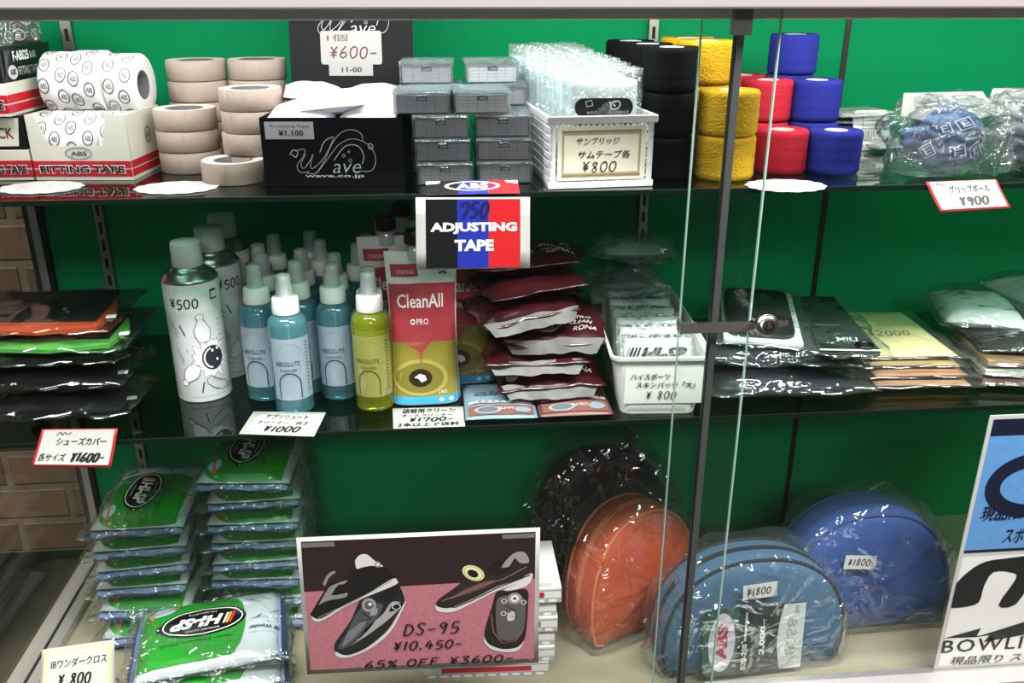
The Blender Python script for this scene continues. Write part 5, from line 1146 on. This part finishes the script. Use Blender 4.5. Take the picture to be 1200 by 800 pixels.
shape([(250, 520), (300, 480), (330, 470), (300, 520), (255, 565), (225, 585)], C('#6d6e70'), 6); shape([(370, 365), (420, 335), (458, 310), (470, 350), (440, 375), (400, 378)], BLK_, 6)
shape([(428, 430), (440, 400), (480, 388), (485, 400), (460, 420)], BLK_, 6); a.ring(*Q(460, 405), .017, .02, .004, WH_, 7)
a.ellipse(*Q(340, 398), .030, .050, GY_, 7); a.ellipse(*Q(340, 398), .018, .030, DG_, 8); a.ellipse(*Q(345, 394), .008, .012, WH_, 9); shape([(350, 420), (378, 412), (372, 440), (345, 445)], GY_, 8); a.stroke(qp([(310, 430), (350, 460), (310, 470)]), .004, BLK_, 8)
# pair two: a dark brown side view with a cream dial, and one from the toe
shape([(632, 395), (650, 370), (700, 335), (745, 300), (790, 255), (850, 235), (870, 258), (930, 240), (970, 195), (990, 168), (1020, 172), (1050, 205), (1062, 245), (1058, 280), (1000, 300), (900, 335), (800, 385), (720, 420), (660, 425), (636, 415)], C('#2c2120'), 3)
shape([(630, 395), (650, 408), (700, 410), (800, 370), (900, 320), (1000, 285), (1062, 258), (1060, 290), (1030, 318), (960, 335), (940, 328), (1000, 302), (900, 338), (800, 388), (715, 428), (660, 430), (636, 420)], WH_, 4)
a.stroke(qp([(650, 405), (720, 408), (800, 375), (900, 325), (1055, 265)]), .008, BLK_, 5); shape([(690, 375), (760, 330), (850, 295), (900, 290), (850, 320), (770, 350)], C('#6a4a45'), 5); a.stroke(qp([(660, 380), (740, 350), (840, 310), (930, 285), (1040, 230)]), .004, C('#94736b'), 6)
shape([(925, 235), (945, 205), (985, 172), (1030, 170), (1050, 210), (1010, 215), (985, 195), (960, 230)], C('#9a8f8b'), 5); shape([(855, 250), (900, 270), (960, 245), (985, 195), (975, 180), (930, 195), (870, 230)], C('#1a1414'), 4)
a.ellipse(*Q(800, 258), .040, .062, C('#d6cf9a'), 6, rot=.5); a.ellipse(*Q(798, 260), .020, .031, BLK_, 7, rot=.5); a.ring(*Q(800, 258), .033, .052, .003, C('#8d8758'), 7, rot=.5)
shape([(850, 520), (862, 470), (885, 400), (905, 340), (960, 335), (1040, 330), (1045, 400), (1040, 480), (1030, 550), (1000, 590), (950, 605), (890, 590), (855, 560)], C('#231c1c'), 3); shape([(848, 540), (870, 575), (930, 598), (995, 590), (1028, 560), (1000, 604), (945, 612), (885, 600), (852, 570)], WH_, 4)
shape([(905, 520), (900, 430), (910, 370), (960, 355), (1020, 360), (1035, 420), (1020, 520), (970, 560), (920, 550)], C('#5c5858'), 4); a.stroke(qp([(880, 440), (890, 520), (930, 570), (990, 560), (1025, 500)]), .004, C('#a5625e'), 5)
a.ellipse(*Q(985, 368), .030, .042, GY_, 6); a.ellipse(*Q(985, 368), .018, .026, WH_, 7); a.ellipse(*Q(985, 368), .008, .011, DG_, 8)
for x, y in ((938, 380), (935, 435), (1025, 385)): a.ring(*Q(x, y), .010, .015, .005, C('#bdb9b6'), 6)
shape([(950, 435), (980, 425), (985, 460), (955, 468)], C('#b5b2b0'), 6); a.stroke(qp([(940, 400), (990, 420), (945, 440), (1000, 455)]), .004, BLK_, 6)
HB = C('#161214')
def hw(t, x0, y0, x1, y1, w=.0085): (u0, v0), (u1, v1) = Q(x0, y0), Q(x1, y1); a.hand(t, u0, v0, u1, v1, HB, 10, w, .15)
hw('DS-95', 490, 535, 745, 470); hw('¥10,450-', 445, 605, 755, 550); hw('65% OFF ¥3600-', 322, 690, 985, 618)
for x0, y0, x1, y1 in ((48, 125, 188, 150), (930, 88, 1075, 112)): (u0, v0), (u1, v1) = Q(x0, y1), Q(x1, y0); a.rect(u0, v0, u1, v1, clear('tape_clear', '#eef0ee', .08, .15, .12), 12)
mb.art(a, wq, .00012); o = mb.build('sheet', ps); o.data.transform(M0)
# ---- pile of white and red cartons behind the poster
for k in range(6):
    t = thing('flat_carton', 'white and red flat carton, %s in the pile behind the shoe poster' % up(k, 6), 'carton', (.052 + random.uniform(-.006, .006) + (.004 if k % 2 else 0), .075 + random.uniform(-.004, .004) + .006, ZB + .0232 * k), random.uniform(-.04, .04), 'white and red flat cartons')
    mb = MB().box((0, 0, .0114), (.165, .105, .0226), mat('carton_white_gloss', '#d9d7d4', .4, var=.06), .0008)
    a = Art()
    a.rect(-.0825, .0, .0825, .0075, ink('#a9a6a4'), 0).rect(-.06, .0085, .06, .0165, RED, 0); a.stroke([(-.0825, .019), (.0825, .019)], .001, ink('#8e8b8a'), 0)
    for i in range(10): a.rect(-.078 + i * .016, .0015, -.068 + i * .016, .0055, ink('#e9e7e4'), 1)
    mb.art(a, plane_warp((0, -.0526, 0), (1, 0, 0), (0, 0, 1))); 
    a = Art().rect(-.05, .009, .05, .018, RED, 0).rect(-.05, .002, .05, .006, ink('#8e8b8a'), 0).rect(-.03, .0115, .02, .0155, WHT, 1); mb.art(a, plane_warp((.0826, 0, 0), (0, 1, 0), (0, 0, 1)))
    a = Art().rect(-.05, -.04, .05, .03, RED, 0).rect(-.07, -.05, .07, -.042, ink('#a9a6a4'), 0); mb.art(a, plane_warp((0, 0, .0228), (1, 0, 0), (0, 1, 0))); mb.build('box', t)
# ---- half round ball bags in clear plastic
BAGF = clear('ball_bag_film', '#f2f6f5', .13, .045, .02, bump=1.0, bscale=16, aniso=(1, 1, 1))
def dshape(w, h, n=30, sq=2.3):
    out = [(w / 2 - .02, 0), (w / 2 - .006, .006)]
    for k in range(n + 1):
        t = PI * k / n; c, s = math.cos(t), math.sin(t); out.append((w / 2 * math.copysign(abs(c) ** (2 / sq), c), .035 + (h - .035) * abs(s) ** (2 / sq)))
    return out + [(-w / 2 + .006, .006), (-w / 2 + .02, 0)]
def fabric(name, c): return mat(name, c, .72, var=.10, vscale=220, bump=.12, bscale=420)
def ball_bag(lab, loc, rot, w, h, dp, cloth, pipe, seed, card=None, film=1.12):
    t = thing('ball_bag', lab, 'bag', loc, 0, 'half round ball bags in clear plastic'); t.rotation_euler = rot
    out = dshape(w, h); n = len(out); cx, cz = 0, h * .45; mb = MB()
    prof = [(.0, -dp / 2 - .010), (.55, -dp / 2 - .009), (.85, -dp / 2 - .004), (.965, -dp / 2 + .001), (1.0, -dp / 2 + .008), (1.008, 0), (1.0, dp / 2 - .008), (.965, dp / 2 - .001), (.5, dp / 2 + .004), (0, dp / 2 + .005)]
    vs = []
    for k, y in prof:
        for i, (x, z) in enumerate(out):
            b_ = 1 + .012 * noise.noise(Vector((x * 18 + seed, z * 18, y * 9))); zz = cz + (z - cz) * k * b_
            vs.append((x * k * b_, y + .004 * noise.noise(Vector((x * 14, z * 14 + seed, 1))) * k, max(zz, .0008)))
    mb.add(vs, [[r * n + i, r * n + (i + 1) % n, (r + 1) * n + (i + 1) % n, (r + 1) * n + i][::-1] for r in range(len(prof) - 1) for i in range(n)], cloth, None, True); mb.build('shell', t)
    pm = MB()
    for yy in (-dp / 2 + .001, dp / 2 - .001): pm.tube([(x * .978, yy, max(.003, cz + (z - cz) * .978)) for x, z in out], .0022, pipe, 8)
    pm.build('piping', t)
    zt = MB(); arc = [(x, z) for x, z in out if z > .03]
    for i in range(len(arc) - 1):
        (x0, z0), (x1, z1) = arc[i], arc[i + 1]; k = 1.011
        P4 = [(x0 * k, -.005, cz + (z0 - cz) * k), (x1 * k, -.005, cz + (z1 - cz) * k), (x1 * k, .005, cz + (z1 - cz) * k), (x0 * k, .005, cz + (z0 - cz) * k)]; zt.add(P4, [[0, 1, 2, 3]], pipe)
    zt.build('zipper', t)
    if card: card(t, dp)
    fo = [(x * film, (z - cz) * film * (1.09 if z > cz else 1) + cz) for x, z in out]; fm = MB(); vs = []; rs = random.Random(seed)
    fp = [(.0, -dp / 2 - .020), (.5, -dp / 2 - .018), (.85, -dp / 2 - .013), (.98, -dp / 2 - .004), (1.05, 0), (1.0, dp / 2 + .006), (.8, dp / 2 + .012), (0, dp / 2 + .014)]
    for k, y in fp:
        for i, (x, z) in enumerate(fo):
            nn = noise.noise(Vector((x * 22 + seed, z * 22, y * 25))); n2 = abs(noise.noise(Vector((x * 45, z * 45 + seed, y * 40)))); kk = k * (1 + .10 * nn * k + .05 * n2)
            vs.append((x * kk, y + .010 * nn * (k > 0) - .008 * n2 * k, max(-.0 + .0004, cz + (z - cz) * kk)))
    fm.add(vs, [[r * n + i, r * n + (i + 1) % n, (r + 1) * n + (i + 1) % n, (r + 1) * n + i] for r in range(len(fp) - 1) for i in range(n)], BAGF, None, False); fm.build('wrapper', t)
    return t
def sticker(t, x, z, dp, rz, txt='¥1800'):
    mb = MB().box((0, 0, 0), (.046, .0006, .021), PAPER, .0001); mb.art(Art().hand(txt, -.0185, -.005, .0155, .005, INK, 0, .0013), plane_warp((0, -.0003, 0), (1, 0, 0), (0, 0, 1)))
    o = mb.build('price_sticker', t); o.location = (x, -dp / 2 - .0185, z); o.rotation_euler = (0, rz, 0)
def abs_card(t, dp):
    sticker(t, -.006, .1335, dp, -.05)
    y = -dp / 2 - .0142; mb = MB().box((-.008, y, .058), (.138, .0008, .100), mat('black_green_card', '#1b2723', .35, var=.1), .0002)
    a = Art(); DGN = ink('#0f5a45', .35); a.rect(-.077, .0168, -.030, .116, DGN, 0)
    a.poly([(.026, .0168)] + [(.026 + .010 - .011 * math.cos((k / 10 - .5) * 2.2), .0168 + .099 * k / 10) for k in range(11)] + [(.061, .116), (.061, .0168)], ink('#d9d8d4', .4), 1)
    a.ellipse(-.052, .067, .0195, .046, ink('#5a3f55', .35), 2, n=48).ellipse(-.052, .067, .0182, .0445, ink('#d9cfd8', .35), 3, n=48)
    s = Art().text('ABS', -.026, -.008, .026, .008, ink('#b23a3a', .35), 0, .05); a.place(s, -.052, .067, PI / 2, 1, 4)
    for t_, x, y0, w_, h_, c_ in (('B20-200', -.0205, .040, .040, .0075, '#e6e6e0'), ('ONE BALL TOTE', -.0100, .052, .058, .004, '#9cab8d'), ('2,000-', .004, .066, .050, .0085, '#e6e6e0')):
        s = Art().text(t_, -w_ / 2, -h_ / 2, w_ / 2, h_ / 2, ink(c_, .35), 0, .04); a.place(s, x, y0 + .002, PI / 2, 1, 4)
    a.rect(-.0215, .066, -.0185, .110, ink('#c9d2cc', .35), 3)
    s = Art().text('8888', -.028, -.0068, .028, .0068, ink('#a9aaa8', .4), 0, -.01); a.place(s, .044, .066, -PI / 2, 1, 4); s = Art().text('88', -.006, -.003, .006, .003, ink('#b3b4b2', .4), 0); a.place(s, .049, .108, -PI / 2, 1, 4)
    mb.art(a, plane_warp((0, y - .0005, -.0085), (1, 0, 0), (0, 0, 1)), .00025); mb.build('product_card', t)
ORC, LBC, BLC, BKC = fabric('orange_nylon', '#c44a18'), fabric('slate_blue_nylon', '#486c8e'), fabric('blue_nylon', '#2d559e'), fabric('black_nylon', '#16181c')
LBP, BKP = fabric('piping_black', '#16191f'), fabric('piping_blue', '#2b4a86')
ball_bag('black half round ball bag in milky film at the back behind the orange one', (.243, .264, ZB), (-.04, 0, .0), .22, .198, .06, BKC, BKC, 3, film=1.14)
ball_bag('orange half round ball bag in clear film behind the slate blue one', (.264, .128, ZB), (-.08, 0, .46), .190, .188, .062, ORC, fabric('piping_orange', '#e07a44'), 8, film=1.08)
ball_bag('slate blue half round ball bag with black piping and green ABS card', (.401, .037, ZB), (-.08, 0, .06), .258, .168, .056, LBC, LBP, 14, abs_card, film=1.03)
def blue_card(t, dp):
    sticker(t, -.030, .122, dp, .10)
    w_ = MB(); a = Art().text('ABS', -.022, -.008, .022, .008, ink('#3b3f9c', .5), 0, .03, .25).stroke(smooth_line([(-.035, -.004), (-.028, .010), (-.022, -.002), (.03, .010)]), .002, ink('#3b3f9c', .5), 0); w_.art(a, plane_warp((.004, -dp / 2 - .0135, .080), (1, 0, 0), (0, 0, 1))); w_.build('faint_print', t)
ball_bag('royal blue half round ball bag in clear film, standing alone next to the boards', (.590, .108, ZB), (-.07, 0, .04), .246, .184, .066, BLC, BKP, 22, blue_card, film=1.05)
# ---- twin sign board standing on the rail
ys = -.0265; TLb, TRb, BRb, BLb = aty(1150, 487, ys), None, None, aty(1097, 778, ys); Wd = .285; x0b = BLb.x - .002; zb0 = .7668; Hb = aty(1150, 487, ys).z - zb0
sb = thing('sign_board', 'tall white edged board with a blue towel picture above a black bowling logo', 'sign', (x0b, ys, zb0)); mb = MB().box((Wd / 2, 0, Hb / 2), (Wd, .0016, Hb), PAPER, .0003)
def bp(px, py): p = aty(px, py, ys - .001); return (p.x - x0b, p.z - zb0)
a = Art(); zt_, zm = Hb, bp(1127, 652)[1]; e = .005
TOW = mat('towel_blue_print', '#5b8ec4', .6, var=.18, vscale=90); NV = ink('#10152e', .45); BKk = ink('#1d1b1c', .45)
a.rect(e, zm + e, Wd - e, zt_ - e, TOW, 0, 2, 2).rect(e, zt_ - e - .022, Wd - e, zt_ - e, NV, 1).rect(e, zm + e, Wd - e, zm + e + .004, NV, 1)
cx, cz_ = bp(1154, 571)[0] + .062, bp(1154, 571)[1]
a.stroke([(cx + .052 * math.cos(t), cz_ + .036 * math.sin(t)) for t in [PI * .30 + PI * 1.40 * k / 40 for k in range(41)]], .019, NV, 2)
a.text('現品限り', .016, zm + .052, .085, zm + .072, NV, 4, .015, .15, wob=.02).text('スポーツタオル', .052, zm + .018, .15, zm + .040, NV, 4, .01, .15, wob=.02)
a.rect(e, e, Wd - e, zm - e * .2, ink('#e3ddd9', .5), 0)
zl0, zl1 = bp(1110, 712)[1], bp(1118, 668)[1]; S_ = lambda x, z: (x, z)
a.poly(smooth_line([(.004, zl0), (.020, zl0), (.040, zl0 + .006), (.042, zl0 + .030), (.050, zl1 - .006), (.075, zl1 - .008), (.083, zl1 - .018), (.068, zl0), (.092, zl0), (.106, zl0 + .040), (.112, zl1 - .010), (.128, zl1 - .008), (.120, zl0 + .012), (.126, zl0), (.150, zl0), (.150, zl1 + .012), (.06, zl1 + .014), (.030, zl1 + .008), (.012, zl1 - .008), (.004, zl1 - .02)], 3), BKk, 2)
a.poly([(.004, bp(1108, 748)[1] + .001), (.052, bp(1108, 738)[1]), (.048, bp(1108, 748)[1]), (.125, bp(1160, 727)[1]), (.118, bp(1160, 733)[1]), (.20, bp(1180, 724)[1]), (.20, bp(1180, 735)[1]), (.060, bp(1150, 752)[1]), (.066, bp(1150, 744)[1])], BKk, 2)
zB0, zB1 = bp(1105, 764)[1], bp(1105, 750)[1]
a.text('BOWLING', .004, zB0 - .0015, .170, zB1, BKk, 2, .012, 0, 1.15); a.text('現品限り スポーツタオル', .020, .006, .235, .0195, BKk, 3, .008, .15, wob=.02)
mb.art(a, plane_warp((0, -.0008, 0), (1, 0, 0), (0, 0, 1)), .00022); mb.build('board', sb)
